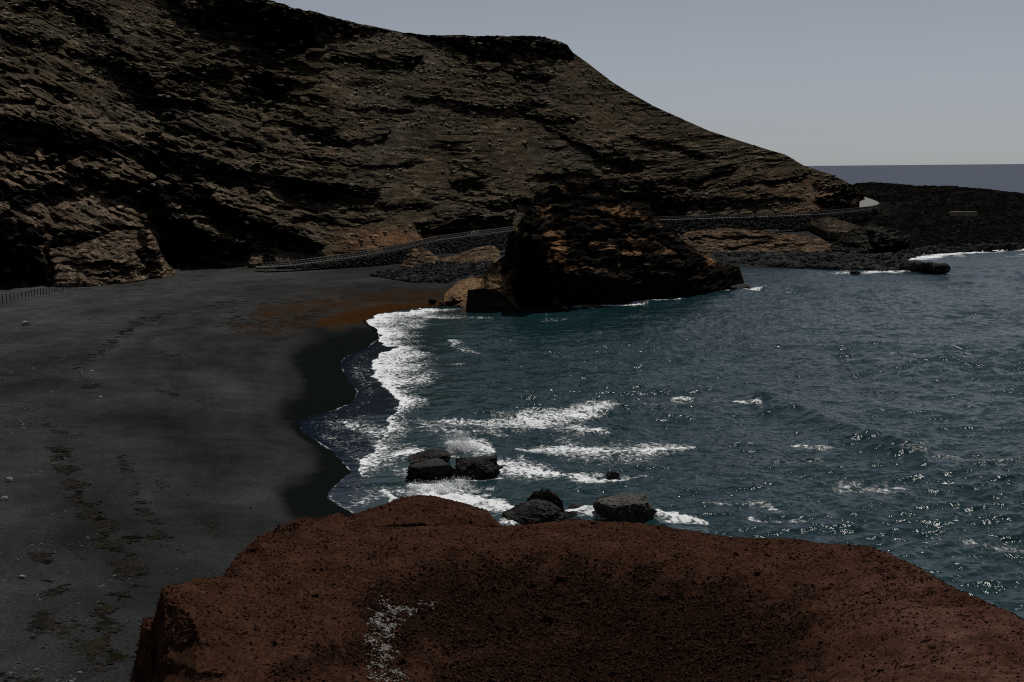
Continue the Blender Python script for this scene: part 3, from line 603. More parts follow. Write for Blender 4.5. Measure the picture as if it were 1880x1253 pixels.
# ------------------------------------------------------------------ stones
_phi = (1 + 5 ** 0.5) / 2
_iv = np.array([(-1, _phi, 0), (1, _phi, 0), (-1, -_phi, 0), (1, -_phi, 0), (0, -1, _phi), (0, 1, _phi), (0, -1, -_phi), (0, 1, -_phi), (_phi, 0, -1), (_phi, 0, 1), (-_phi, 0, -1), (-_phi, 0, 1)], float)
_if = np.array([(0,11,5),(0,5,1),(0,1,7),(0,7,10),(0,10,11),(1,5,9),(5,11,4),(11,10,2),(10,7,6),(7,1,8),(3,9,4),(3,4,2),(3,2,6),(3,6,8),(3,8,9),(4,9,5),(2,4,11),(6,2,10),(8,6,7),(9,8,1)])
def ico(sub):
    V = [tuple(v) for v in _iv / np.linalg.norm(_iv[0])]; Fc = _if.tolist()
    for _ in range(sub):
        cache = {}; nf = []
        def mid(a, b):
            k = (min(a, b), max(a, b))
            if k not in cache:
                m = (np.array(V[a]) + np.array(V[b])) / 2; m /= np.linalg.norm(m); V.append(tuple(m)); cache[k] = len(V) - 1
            return cache[k]
        for a, b, c in Fc:
            ab, bc, ca = mid(a, b), mid(b, c), mid(c, a); nf += [(a, ab, ca), (b, bc, ab), (c, ca, bc), (ab, bc, ca)]
        Fc = nf
    return np.array(V), np.array(Fc)
ICO = {k: ico(k) for k in (0, 1, 2, 3, 5)}
def rock_shape(sub, seed, planes=11, cut=0.72, rough=0.08, freq=1.6):
    rg = np.random.default_rng(seed); V, Fc = ICO[sub]; V = V.copy(); s = np.ones(len(V))
    for _ in range(planes):
        n = rg.normal(size=3); n /= np.linalg.norm(n); dd = rg.uniform(cut - 0.16, cut + 0.16)
        c = V @ n; s = np.where(c * s > dd, dd / np.maximum(c, 1e-6), s)
    V = V * s[:, None]
    if rough:
        n = fbm(V[:, 0] * freq + seed, V[:, 1] * freq, V[:, 2] * freq, 5, seed, 0.6)
        V = V * (1 + rough * 2.2 * n)[:, None]
    return V, Fc
def octa(seed):
    rg = np.random.default_rng(1300 + seed); V = np.array([(1, 0, 0), (-1, 0, 0), (0, 1, 0), (0, -1, 0), (0, 0, 1), (0, 0, -1)], float) + rg.normal(0, 0.22, (6, 3))
    return V, np.array([(0, 2, 4), (2, 1, 4), (1, 3, 4), (3, 0, 4), (2, 0, 5), (1, 2, 5), (3, 1, 5), (0, 3, 5)])
def rand_rot(n, rg):
    q = rg.normal(size=(n, 4)); q /= np.linalg.norm(q, axis=1)[:, None]; w, x, y, z = q.T
    return np.stack([np.stack([1 - 2*(y*y+z*z), 2*(x*y-z*w), 2*(x*z+y*w)], -1), np.stack([2*(x*y+z*w), 1 - 2*(x*x+z*z), 2*(y*z-x*w)], -1), np.stack([2*(x*z-y*w), 2*(y*z+x*w), 1 - 2*(x*x+y*y)], -1)], 1)
def scatter(pos, size, rg, flat=0.6, sub=0, shapes=6, spread=0.4):
    """many small stones as arrays"""
    n = len(pos); VV = []; FF = []; off = 0
    tm = [rock_shape(sub, 900 + i, 7, 0.75, 0.05) if sub >= 0 else octa(i) for i in range(shapes)]; which = rg.integers(0, shapes, n)
    for i in range(shapes):
        idx = np.where(which == i)[0]
        if not len(idx): continue
        V, Fc = tm[i]; R = rand_rot(len(idx), rg)
        sc = size[idx][:, None] * rg.uniform(1 - spread, 1 + spread, (len(idx), 3))
        P = np.einsum('nij,nkj->nki', R, V[None] * sc[:, None, :]); P[:, :, 2] *= flat
        P += pos[idx][:, None, :]
        VV.append(P.reshape(-1, 3)); FF.append((Fc[None] + (np.arange(len(idx)) * len(V))[:, None, None]).reshape(-1, 3) + off); off += len(idx) * len(V)
    return np.concatenate(VV), np.concatenate(FF)

# loose scoria over the red mound: gravel nobody could count
m = (Rpx > 180) & (Rpx < 1960) & (Rpy > 900) & (Rpy < 1330)
ii = np.argwhere(m); sel = RNG.integers(0, len(ii), 420000)
rr_, cc_ = ii[sel, 0], ii[sel, 1]
keep = RNG.random(len(sel)) < (0.35 + 0.65 * np.clip(RK[rr_, cc_], 0, 1)) * (0.35 + 0.9 * sstep(-0.2, 0.3, perlin(RXm[rr_, cc_] / 1.6, RYm[rr_, cc_] / 1.6, 0, 601)))
rr_, cc_ = rr_[keep], cc_[keep]
pos = np.stack([RXm[rr_, cc_], RYm[rr_, cc_], RZm[rr_, cc_]], -1) + RNG.normal(0, 0.03, (len(rr_), 3)) * (1, 1, 0)
sz = 0.026 + 0.075 * RNG.random(len(rr_)) ** 6
sz[RNG.random(len(sz)) < 0.012] *= 2.3
M_REDST_SHADE = mat_rock('shaded_scoria_stones', (0.004, 0.0028, 0.0022), (0.060, 0.029, 0.020), 13, 0.95, 0.0, 0.02)  # shaded copy of the red stones for the painted dark middle
dk = RK[rr_, cc_] + RNG.normal(0, 0.22, len(rr_)) > 0.45
V, Fc = scatter(pos[dk], sz[dk] * 1.25, RNG, 0.8, -1)
tag(mesh_np('shaded_gravel', V, Fc, M_REDST_SHADE, smooth=False), 'coarse scoria in the middle of the red mound, shade painted into its colour', 'gravel', kind='stuff')
pos, sz = pos[~dk], sz[~dk]
V, Fc = scatter(pos, sz, RNG, 0.8, -1)
tag(mesh_np('scoria_gravel', V, Fc, M_REDST, smooth=False), 'loose red scoria gravel strewn over the mound', 'gravel', kind='stuff')

# pale stones lying in a streak down the mound
_drift = stroke(Rpx, Rpy, [(700, 1105, 14), (712, 1135, 34), (690, 1175, 26), (705, 1215, 36), (715, 1262, 40)], 1.0) ** 0.7
_drift = np.maximum(_drift, 0.6 * stroke(Rpx, Rpy, [(690, 1125, 14), (740, 1122, 18), (790, 1110, 12)], 1.4))
ii = np.argwhere((_drift > 0.05) & (Rpy < 1256)); pr = _drift[ii[:, 0], ii[:, 1]] ** 1.5 * (0.15 + sstep(-0.1, 0.25, perlin(RXm[ii[:, 0], ii[:, 1]] / 0.7, RYm[ii[:, 0], ii[:, 1]] / 0.7, 0, 602)))
ch = RNG.choice(len(ii), 1500, p=pr / pr.sum())
PALE_POS = np.stack([RXm[ii[ch, 0], ii[ch, 1]], RYm[ii[ch, 0], ii[ch, 1]], RZm[ii[ch, 0], ii[ch, 1]] + 0.012], -1)
PALE_SZ = np.sort(0.03 + 0.055 * RNG.random(len(ch)) ** 2.5)[::-1]
def copies(name, protos, pos, size, label, cat, group, rg, flat=(0.55, 0.9), sink=0.0):
    for i in range(len(pos)):
        o = bpy.data.objects.new(name, protos[i % len(protos)]); COL.objects.link(o)
        o.location = (pos[i][0], pos[i][1], pos[i][2] - sink * size[i]); s = size[i]
        o.scale = (s * rg.uniform(0.8, 1.3), s * rg.uniform(0.8, 1.3), s * rg.uniform(*flat)); o.rotation_euler = (rg.uniform(-0.3, 0.3), rg.uniform(-0.3, 0.3), rg.uniform(0, 6.28))
        tag(o, label, cat, group)
def protos(name, mat, n, sub, seed, **kw):
    out = []
    for i in range(n):
        V, Fc = rock_shape(sub, seed + i, **kw); me = bpy.data.meshes.new(name)
        me.from_pydata([tuple(v) for v in V], [], [tuple(int(q) for q in f) for f in Fc]); me.materials.append(mat); out.append(me)
    return out
P_PALE = protos('pale_stone', M_PALE, 6, 1, 700)
copies('pale_stone', P_PALE, PALE_POS[:290], PALE_SZ[:290], 'small pale stone in the white streak down the red mound', 'stone', 'pale stones in the streak on the red mound', RNG)
V, Fc = scatter(PALE_POS[290:], PALE_SZ[290:], RNG, 0.7, 0)
tag(mesh_np('pale_gravel', V, Fc, M_PALE, smooth=False), 'finest pale grit between the stones of the streak on the mound', 'gravel', kind='stuff')

# scree lying on the hill
m = (HG['px'] > -80) & (HG['px'] < 1600) & (HG['py'] > -30); m[-16:] = False; m[:6] = False
ii = np.argwhere(m); sel = RNG.integers(0, len(ii), 60000); a_, b_ = ii[sel, 0], ii[sel, 1]
hx, hy, hz, hpx, hpy = (HG[k][a_, b_] for k in ('x', 'y', 'z', 'px', 'py'))
den = 0.12 + 0.5 * sstep(520, 700, hpx) * sstep(1200, 1000, hpx) * sstep(330, 150, hpy) + 0.8 * sstep(600, 200, hpx) * sstep(260, 60, hpy)
dz = (HG['z'][np.minimum(a_ + 1, HG['z'].shape[0] - 1), b_] - HG['z'][np.maximum(a_ - 1, 0), b_]) / (np.hypot(HG['x'][np.minimum(a_ + 1, HG['z'].shape[0] - 1), b_] - HG['x'][np.maximum(a_ - 1, 0), b_], HG['y'][np.minimum(a_ + 1, HG['z'].shape[0] - 1), b_] - HG['y'][np.maximum(a_ - 1, 0), b_]) + 1e-4)
den = den * (0.3 + 1.2 * sstep(-0.1, 0.25, perlin(hpx / 45, hpy / 30, 0, 620))) * (dz < 1.0)
k = RNG.random(len(sel)) < den
pos = np.stack([hx, hy, hz + 0.05], -1)[k]; sz = 0.16 + 1.0 * RNG.random(k.sum()) ** 4.5
V, Fc = scatter(pos, sz, RNG, 0.38, 0, spread=0.5)
tag(mesh_np('scree', V, Fc, M_HILLST, smooth=False), 'angular broken slabs and stones lying on the hillside', 'scree', kind='stuff')

# ------------------------------------------------------------------ rock outcrops
OCH = (0.23, 0.125, 0.062); SHADE_C = (0.012, 0.0105, 0.009); BRN = (0.085, 0.058, 0.036)
def prom_col(px, py, x, y, z, h, dark):
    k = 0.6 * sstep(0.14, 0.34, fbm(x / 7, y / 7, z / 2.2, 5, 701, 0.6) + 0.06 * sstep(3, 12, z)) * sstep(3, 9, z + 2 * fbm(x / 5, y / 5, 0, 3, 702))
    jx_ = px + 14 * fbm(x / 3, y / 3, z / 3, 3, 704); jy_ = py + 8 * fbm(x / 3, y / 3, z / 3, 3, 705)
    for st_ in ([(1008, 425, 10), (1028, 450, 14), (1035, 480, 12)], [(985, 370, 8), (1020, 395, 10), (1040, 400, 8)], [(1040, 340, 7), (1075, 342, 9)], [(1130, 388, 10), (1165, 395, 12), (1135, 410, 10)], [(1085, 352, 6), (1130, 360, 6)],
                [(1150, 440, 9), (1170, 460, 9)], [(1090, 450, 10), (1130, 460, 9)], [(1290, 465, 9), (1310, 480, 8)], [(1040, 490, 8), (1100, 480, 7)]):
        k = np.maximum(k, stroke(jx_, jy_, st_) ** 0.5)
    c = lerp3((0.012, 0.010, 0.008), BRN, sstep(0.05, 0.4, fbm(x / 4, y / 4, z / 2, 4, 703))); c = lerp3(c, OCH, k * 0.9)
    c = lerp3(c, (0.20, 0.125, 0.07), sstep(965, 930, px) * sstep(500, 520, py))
    return lerp3(c, SHADE_C, np.clip(dark, 0, 1) * 0.95)  # painted shade on the steep faces of the promontory
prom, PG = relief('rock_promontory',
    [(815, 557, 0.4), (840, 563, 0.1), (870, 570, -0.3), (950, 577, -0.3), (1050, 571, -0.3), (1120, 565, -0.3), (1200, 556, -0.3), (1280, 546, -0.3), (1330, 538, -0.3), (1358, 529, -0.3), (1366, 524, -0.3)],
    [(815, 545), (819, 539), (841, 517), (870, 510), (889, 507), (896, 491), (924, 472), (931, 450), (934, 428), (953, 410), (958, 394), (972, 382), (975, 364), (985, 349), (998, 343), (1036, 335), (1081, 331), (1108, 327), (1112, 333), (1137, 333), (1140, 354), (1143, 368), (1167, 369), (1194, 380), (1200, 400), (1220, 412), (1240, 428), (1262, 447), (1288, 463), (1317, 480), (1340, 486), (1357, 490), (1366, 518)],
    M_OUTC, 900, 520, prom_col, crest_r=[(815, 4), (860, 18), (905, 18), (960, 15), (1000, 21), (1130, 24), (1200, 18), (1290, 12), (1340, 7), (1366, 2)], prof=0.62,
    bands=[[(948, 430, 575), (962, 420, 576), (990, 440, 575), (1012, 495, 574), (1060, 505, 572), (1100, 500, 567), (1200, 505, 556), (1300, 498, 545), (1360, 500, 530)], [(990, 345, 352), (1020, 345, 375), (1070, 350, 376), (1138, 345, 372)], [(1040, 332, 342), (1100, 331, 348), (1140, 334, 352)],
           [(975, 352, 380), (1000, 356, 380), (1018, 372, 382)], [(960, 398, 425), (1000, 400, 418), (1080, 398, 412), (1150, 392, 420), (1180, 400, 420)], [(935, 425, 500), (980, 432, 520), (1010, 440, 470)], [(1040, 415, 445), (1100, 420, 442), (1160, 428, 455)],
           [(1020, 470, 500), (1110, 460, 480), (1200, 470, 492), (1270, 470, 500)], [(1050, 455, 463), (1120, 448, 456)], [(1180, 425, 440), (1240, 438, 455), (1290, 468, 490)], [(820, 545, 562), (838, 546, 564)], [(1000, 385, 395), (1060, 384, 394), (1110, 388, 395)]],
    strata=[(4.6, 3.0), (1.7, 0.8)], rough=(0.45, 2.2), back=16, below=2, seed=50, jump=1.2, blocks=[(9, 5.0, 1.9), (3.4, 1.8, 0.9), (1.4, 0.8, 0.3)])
tag(prom, 'large dark rock promontory with ochre ledges standing in the water', 'rock')
def block_col(c1, c2, sd):
    def f(px, py, x, y, z, h, dark):
        c = lerp3(c1, c2, sstep(-0.2, 0.3, fbm(x / 2.5, y / 2.5, h / 0.7, 5, sd, 0.6))); return lerp3(c, np.asarray(c1) * 0.25, np.clip(dark, 0, 1) * 0.85)  # face shade painted in as a darker base colour
    return f
o, _ = relief('rock_block', [(856, 575, -0.3), (864, 578, -0.3), (900, 580, -0.3), (946, 578, -0.3), (952, 574, -0.3)], [(856, 560), (859, 533), (880, 530), (912, 533), (925, 542), (944, 562), (952, 572)], M_OUTC, 180, 110,
          block_col((0.014, 0.012, 0.010), (0.03, 0.025, 0.02), 710), crest_r=[(856, 0.8), (862, 1.2), (920, 1.3), (952, 0.8)], rough=(0.16, 1.0), back=5, below=1, seed=51)
tag(o, 'squarish black rock block at the near left corner of the promontory', 'rock')
TAN1, TAN2 = (0.075, 0.052, 0.034), (0.20, 0.135, 0.085)
o, _ = relief('rock_outcrop', [(738, 488, 3.2), (760, 490, 3.2), (800, 490, 3.2), (818, 484, 3.4)], [(738, 486), (745, 470), (758, 455), (775, 454), (795, 466), (818, 482)], M_OUTC, 150, 90, block_col(TAN1, TAN2, 711),
          crest_r=[(738, 2), (760, 6), (795, 5), (818, 2)], blocks=[(2.5, 0.7, 0.6)], strata=[(0.9, 0.8)], rough=(0.2, 1.4), back=8, below=2, seed=52)
tag(o, 'tan rock outcrop below the ramp railing, between the two stone walls', 'rock', 'tan outcrops below the ramp')
o, _ = relief('rock_outcrop', [(798, 478, 3.2), (830, 482, 3.2), (880, 486, 3.2), (918, 486, 3.2)], [(798, 476), (830, 470), (870, 456), (905, 450), (918, 462)], M_OUTC, 170, 90, block_col(TAN1, TAN2, 712),
          crest_r=[(798, 3), (870, 8), (918, 8)], blocks=[(3, 0.7, 0.7)], strata=[(0.9, 0.9)], rough=(0.22, 1.4), back=8, below=2, seed=53)
tag(o, 'tan layered outcrop below the upper stone wall, beside the promontory', 'rock', 'tan outcrops below the ramp')
o, _ = relief('rock_outcrop', [(1238, 458, 3.0), (1300, 466, 2.0), (1400, 466, 1.8), (1500, 464, 1.8), (1530, 462, 1.8)], [(1238, 440), (1262, 426), (1330, 419), (1400, 424), (1440, 430), (1480, 432), (1530, 446)], M_OUTC, 420, 160, block_col((0.06, 0.042, 0.029), (0.165, 0.108, 0.07), 713),
          crest_r=[(1238, 8), (1300, 15), (1450, 15), (1530, 9)], bands=[[(1270, 438, 444), (1340, 432, 438), (1420, 434, 440)], [(1330, 452, 457), (1400, 446, 452), (1480, 448, 453)]], strata=[(2.2, 1.4), (0.9, 0.6)], rough=(0.45, 2.5), blocks=[(6, 1.6, 1.2), (2.5, 0.8, 0.5)], back=16, below=2, seed=54)
tag(o, 'long low tan rock shelf behind the boulder shore under the far path', 'rock')
o, _ = relief('rock_outcrop', [(1522, 466, 1.2), (1560, 472, 0.8), (1620, 474, 0.4), (1670, 470, 0.4), (1684, 462, 0.6)], [(1522, 452), (1560, 424), (1595, 413), (1640, 418), (1668, 432), (1684, 455)], M_OUTC, 280, 170, block_col((0.018, 0.0165, 0.0145), (0.052, 0.047, 0.04), 714),
          crest_r=[(1522, 6), (1590, 14), (1650, 12), (1684, 5)], blocks=[(5, 2.5, 1.2), (2, 1, 0.5)], bands=[[(1600, 440, 470), (1640, 448, 472), (1675, 446, 468)]], strata=[(2.4, 1.2)], rough=(0.4, 2.2), back=18, below=2, seed=55)
tag(o, 'dark rounded rock hump at the shore beside white surf', 'rock')
o, _ = relief('rock_outcrop', [(1488, 412, 6.0), (1520, 428, 5.0), (1560, 428, 5.0), (1580, 420, 5.0)], [(1488, 406), (1508, 400), (1530, 399), (1556, 408), (1580, 416)], M_OUTC, 140, 80, block_col((0.035, 0.029, 0.022), (0.1, 0.078, 0.053), 715),
          crest_r=[(1488, 6), (1530, 16), (1580, 8)], strata=[(1.5, 0.9)], rough=(0.35, 2.0), back=10, below=2, seed=56)
tag(o, 'small brown outcrop under the far railing, above the dark rounded hump', 'rock')
o, _ = relief('rock_outcrop', [(72, 500, 4.6), (100, 521, 4.0), (160, 520, 3.9), (230, 514, 3.9), (300, 505, 3.9), (322, 500, 3.9)], [(72, 462), (90, 456), (140, 452), (170, 440), (215, 424), (275, 421), (288, 440), (296, 466), (310, 488), (322, 496)], M_OUTC, 420, 230,
          block_col((0.07, 0.051, 0.036), (0.20, 0.145, 0.102), 716), crest_r=[(72, 3), (150, 10), (240, 12), (290, 9), (322, 3)], bands=[[(130, 474, 484), (180, 478, 494), (240, 484, 496), (262, 486, 492)], [(160, 500, 508), (230, 496, 508), (290, 492, 502)], [(84, 466, 486), (98, 486, 518), (108, 505, 520)], [(258, 440, 470), (276, 450, 486), (296, 470, 496)]],
          strata=[(1.5, 1.0)], rough=(0.4, 1.5), back=16, below=2, seed=57, jump=1.6, blocks=[(3.5, 1.4, 0.9), (1.4, 0.6, 0.4)])
tag(o, 'pale tan layered outcrop above the black sand at the foot of the hill', 'rock')

# ------------------------------------------------------------------ boulders in the surf
def boulder(px0, px1, ytop, ybase, seed, label, mat=M_BASALT, depth=0.9, planes=10, rough=0.11, cut=0.66, group=None, name='boulder', zb=0.0, arch=False, flat=0):
    cx, cy, _ = on_z((px0 + px1) / 2, ybase, zb); r = math.hypot(cx, cy); ppm = F / r
    w = (px1 - px0) / ppm / 2; hgt = (ybase - ytop) / ppm
    V, Fc = rock_shape(5, seed, planes, cut, rough, 1.8)
    V = V / np.abs(V).max(0)
    V = np.sign(V) * np.abs(V) ** 0.92
    if arch:                                                     # bend the block into a hook with a hollow under it
        a = V[:, 0] * 1.35 + 0.25; k = 1 + 0.36 * V[:, 2]; V = np.stack([np.sin(a) * k, V[:, 1], np.cos(a) * k], -1); V = V / np.abs(V).max(0)
    if flat: V[:, 2] = np.where(V[:, 2] > flat, flat + 0.22 * (V[:, 2] - flat) + 0.12 * V[:, 0], V[:, 2])
    n = fbm(V[:, 0] * 4, V[:, 1] * 4, V[:, 2] * 4, 5, seed + 1, 0.65)
    V = V * (1 + 0.17 * n)[:, None]
    rz = math.atan2(-cx, cy)
    yy = V[:, 1] * w * depth; zmin, zmax = V[:, 2].min(), V[:, 2].max(); V2 = np.stack([V[:, 0] * w, yy, ((V[:, 2] - zmin) / (zmax - zmin) * 1.36 - 0.45) * hgt], -1)
    o = mesh_np(name, V2, Fc, mat, smooth=False)
    back = w * depth * 0.55
    o.location = (cx + math.sin(-rz) * back * 0.4, cy + math.cos(rz) * back * 0.4, zb); o.rotation_euler = (0, 0, rz)
    return tag(o, label, 'boulder', group)
G1 = 'wet boulders in the surf'
boulder(738, 842, 843, 880, 31, 'wide flat-topped boulder in the surf, left of the blocky one', group=G1, flat=0.35)
boulder(832, 918, 834, 876, 42, 'tall blocky boulder in the surf with an overhanging right end', group=G1, planes=9, flat=0.5)
boulder(748, 832, 824, 848, 53, 'low black boulder half hidden behind the flat-topped one, under the spray', group=G1, rough=0.14)
boulder(905, 1036, 912, 960, 64, 'big dark rock leaning against the black hooked one, just behind the red mound', group=G1, depth=0.8, planes=7, cut=0.56)
boulder(950, 1040, 892, 948, 75, 'black hooked rock rising behind the big leaning dark rock', group=G1, depth=0.5, arch=True)
boulder(1032, 1078, 924, 940, 86, 'small low rock between the leaning dark rock and the speckled boulder', group=G1)
boulder(1018, 1062, 938, 954, 97, 'small flat rock at the right foot of the big leaning dark rock', group=G1)
boulder(1088, 1206, 908, 954, 108, 'broad rough speckled boulder at the water edge behind the red mound, rightmost', mat=mat_rock('speckled_basalt', (0.006, 0.0055, 0.005), (0.13, 0.118, 0.10), 4.5, 0.7, 0.2, 0.35), group=G1, rough=0.14, cut=0.82, flat=0.45)
boulder(1110, 1138, 864, 875, 119, 'tiny brown rock alone in the foam, out from the others', group=G1)
boulder(910, 925, 855, 861, 120, 'tiny black rock tip just right of the blocky boulder', group=G1)
boulder(1340, 1384, 521, 531, 131, 'low black rock off the seaward tip of the promontory', group=G1)
boulder(1560, 1580, 495, 503, 132, 'lone dark rock in the water in front of the boulder shore', group=G1)
boulder(786, 802, 547, 556, 133, 'dark boulder on the rusty sand left of the promontory', group='boulders on the rusty sand', zb=0.5)
boulder(803, 816, 552, 558, 134, 'small tan boulder on the rusty sand beside the promontory', mat=mat_rock('tan_boulder', (0.07, 0.045, 0.03), (0.14, 0.09, 0.06), 2, 0.9, 0.1, 0.1), group='boulders on the rusty sand', zb=0.4)

# boulder shore below the tan shelf: the largest ones one by one, the small ones together
P_BLD = protos('shore_boulder', M_BASALT_DRY, 10, 2, 760)
def shore_boulders(n, line, smin, smax, rg):
    pts = []
    while len(pts) < n:
        k = rg.random() ** 0.9; px = rg.uniform(line[0][0], line[-1][0]); yt = np.interp(px, [l[0] for l in line], [l[1] for l in line]); yb = np.interp(px, [l[0] for l in line], [l[2] for l in line])
        py = yt + (yb - yt) * k; z = 1.9 * (1 - k); x, y, _ = on_z(px, py, z); pts.append((float(x), float(y), z + 0.1))
    sz = np.sort(smin + (smax - smin) * rg.random(n) ** 2.2)[::-1]
    return np.array(pts), sz
BL = [(1285, 462, 470), (1320, 464, 486), (1400, 466, 490), (1500, 465, 494), (1600, 472, 498), (1640, 482, 499), (1735, 491, 497)]
bp, bs = shore_boulders(1500, BL, 0.28, 1.9, RNG)
copies('shore_boulder', P_BLD, bp[:190], bs[:190], 'grey boulder in the heap along the far shore below the tan shelf', 'boulder', 'boulders heaped along the far shore', RNG, (0.6, 0.9), 0.1)
V, Fc = scatter(bp[190:], bs[190:], RNG, 0.8, 1)
tag(mesh_np('shore_cobbles', V, Fc, M_BASALT_DRY, smooth=False), 'smaller grey cobbles filling the heap along the far shore', 'cobbles', kind='stuff')
BL2 = [(1560, 470, 490), (1640, 466, 482), (1700, 455, 468), (1780, 452, 463), (1900, 448, 458)]
bp, bs = shore_boulders(320, BL2, 0.35, 1.5, RNG)
copies('shore_boulder', P_BLD, bp[:90], bs[:90], 'dark boulder along the lava shore behind the white surf', 'boulder', 'boulders along the lava shore', RNG, (0.6, 0.9), 0.1)
V, Fc = scatter(bp[90:], bs[90:], RNG, 0.8, 1)
tag(mesh_np('lava_cobbles', V, Fc, M_BASALT_DRY, smooth=False), 'dark cobbles at the edge of the lava shore', 'cobbles', kind='stuff')
m = (LG['px'] > 1600) & (LG['px'] < 2100) & (LG['py'] > 330); m[-16:] = False; ii = np.argwhere(m); ch = RNG.integers(0, len(ii), 5000); a_, b_ = ii[ch, 0], ii[ch, 1]
V, Fc = scatter(np.stack([LG['x'][a_, b_], LG['y'][a_, b_], LG['z'][a_, b_]], -1), 0.2 + 1.1 * RNG.random(len(ch)) ** 4, RNG, 0.7, 0)
tag(mesh_np('lava_rubble', V, Fc, mat_rock('lava_stones', (0.0035, 0.0035, 0.0035), (0.026, 0.025, 0.024), 1.0, 0.95, 0.0, 0.1), smooth=False), 'broken lava lumps covering the dark headland', 'rubble', kind='stuff')
# rubble heap below the ramp
def rubble(n, smin, smax, poly, z0, z1, rg):
    out = []
    xs = [p[0] for p in poly]; ys = [p[1] for p in poly]; y0, y1 = min(ys), max(ys)
    while len(out) < n:
        px, py = rg.uniform(min(xs), max(xs)), rg.uniform(y0, y1)
        if not pin(np.array([px]), np.array([py]), poly)[0]: continue
        z = z0 + (z1 - z0) * (y1 - py) / (y1 - y0); x, y, _ = on_z(px, py, z); out.append((float(x), float(y), z))
    return np.array(out), np.sort(smin + (smax - smin) * rg.random(n) ** 2)[::-1]
bp, bs = rubble(1500, 0.2, 0.7, [(675, 505), (720, 495), (760, 490), (800, 478), (850, 484), (905, 478), (900, 492), (850, 505), (820, 517), (740, 517)], 2.2, 4.2, RNG)
P_RUB = protos('rubble_stone', M_BASALT_DRY, 8, 1, 780)
copies('rubble_stone', P_RUB, bp[:220], bs[:220], 'grey stone in the loose rubble heap below the ramp walls', 'stone', 'stones of the rubble heap below the ramp', RNG)
V, Fc = scatter(bp[220:], bs[220:], RNG, 0.8, 0)
tag(mesh_np('rubble', V, Fc, M_BASALT_DRY, smooth=False), 'fine grey rubble between the stones of the heap below the ramp', 'rubble', kind='stuff')

# ------------------------------------------------------------------ ramp path, stone walls, railings
RAMP = [(470, 491, 4.15), (490, 491, 4.3), (540, 487.5, 4.5), (600, 479.5, 5.0), (680, 468, 5.8), (740, 456, 6.6), (800, 442, 7.6), (860, 434, 8.4), (940, 424, 9.1), (975, 420, 9.2)]
def line3(pts, n):
    X = np.array([on_z(*p) for p in pts]).reshape(-1, 3); s = np.concatenate([[0], np.cumsum(np.linalg.norm(np.diff(X, axis=0), axis=1))])
    q = np.linspace(0, s[-1], n); return np.stack([np.interp(q, s, X[:, i]) for i in range(3)], -1)
def strip(name, edge, width, mat, zoff=0.0):
    d = edge[:, :2] / np.linalg.norm(edge[:, :2], axis=1)[:, None]
    far = edge.copy(); far[:, :2] += d * width; V = np.concatenate([edge, far]); V[:, 2] += zoff; n = len(edge)
    low = V.copy(); low[:, 2] -= 0.5; V = np.concatenate([V, low]); i = np.arange(n - 1)
    Fc = np.concatenate([np.stack([i, i + 1, n + i + 1, n + i], -1), np.stack([i + 1, i, 2 * n + i, 2 * n + i + 1], -1)])
    return mesh_np(name, V, Fc, mat, smooth=False)
ramp = line3(RAMP, 120)
tag(strip('path', ramp, 3.2, M_PATH), kind='structure')
def railing(name, line, npost, h, pw, mat, railmat, label, rails=(0.95,), rr=0.05, cat='fence'):
    root = empty(name, tuple(line[0])); tag(root, label, cat)
    base = line[0]; q = np.linspace(0, len(line) - 1, npost)
    for i, t in enumerate(q):
        k = int(min(t, len(line) - 2)); f = t - k; p = line[k] * (1 - f) + line[k + 1] * f - base
        nx_ = line[k + 1] - line[k]; mb = MB(); lean = random.uniform(-0.03, 0.03)
        mb.box((0, 0, h / 2 - 0.15), (pw, pw, h / 2 + 0.15), math.atan2(nx_[1], nx_[0])); mb.box((0, 0, h + 0.02), (pw * 0.7, pw * 0.7, 0.02), math.atan2(nx_[1], nx_[0]))
        o = mb.build('post', mat, root); o.location = tuple(p); o.rotation_euler = (lean, lean * 0.7, 0)
    for z in rails:
        mb = MB(); mb.tube([tuple(p - base + np.array((0, 0, z * h))) for p in line], rr, 5); mb.build('rail', railmat, root)
    return root
railing('railing', ramp[4:], 98, 1.15, 0.095, M_WOOD, M_WOOD, 'grey wooden picket railing climbing beside the ramp above the stone walls', (0.95, 0.5, 0.12), 0.045, 'railing')
FARP = [(1195, 405, 8.9), (1300, 401.5, 8.9), (1400, 398.5, 8.9), (1500, 394, 8.9), (1560, 388.5, 9.0), (1590, 385, 9.2), (1612, 380.5, 9.6), (1620, 377, 10.0)]
farp = line3(FARP, 100)
tag(strip('path', farp, 4.0, M_PATH), kind='structure')
M_WOOD_FAR = mat_plain('weathered_wood', (0.12, 0.112, 0.098))
railing('railing', farp, 99, 1.15, 0.11, M_WOOD_FAR, M_WOOD_FAR, 'distant wooden railing along the level path under the far end of hill', (0.95, 0.5), 0.05, 'railing')
# the pale turn of the path round the end of the hill
pp = np.array([on_z(px, py, z) for px, py, z in [(1578, 384, 9.1), (1600, 383, 9.3), (1616, 379, 9.7), (1612, 374, 10.6), (1600, 369, 11.4), (1588, 365, 12.0), (1579, 366, 11.7), (1578, 376, 10.2)]]).reshape(-1, 3)
cen = pp.mean(0); V = np.concatenate([[cen], pp]); V[:, 2] += 0.7
tag(mesh_np('path', V, [(0, 1 + i, 1 + (i + 1) % len(pp)) for i in range(len(pp))], mat_plain('pale_path', (0.17, 0.165, 0.15), 0.9, 1.0, 0.2), smooth=False), kind='structure')

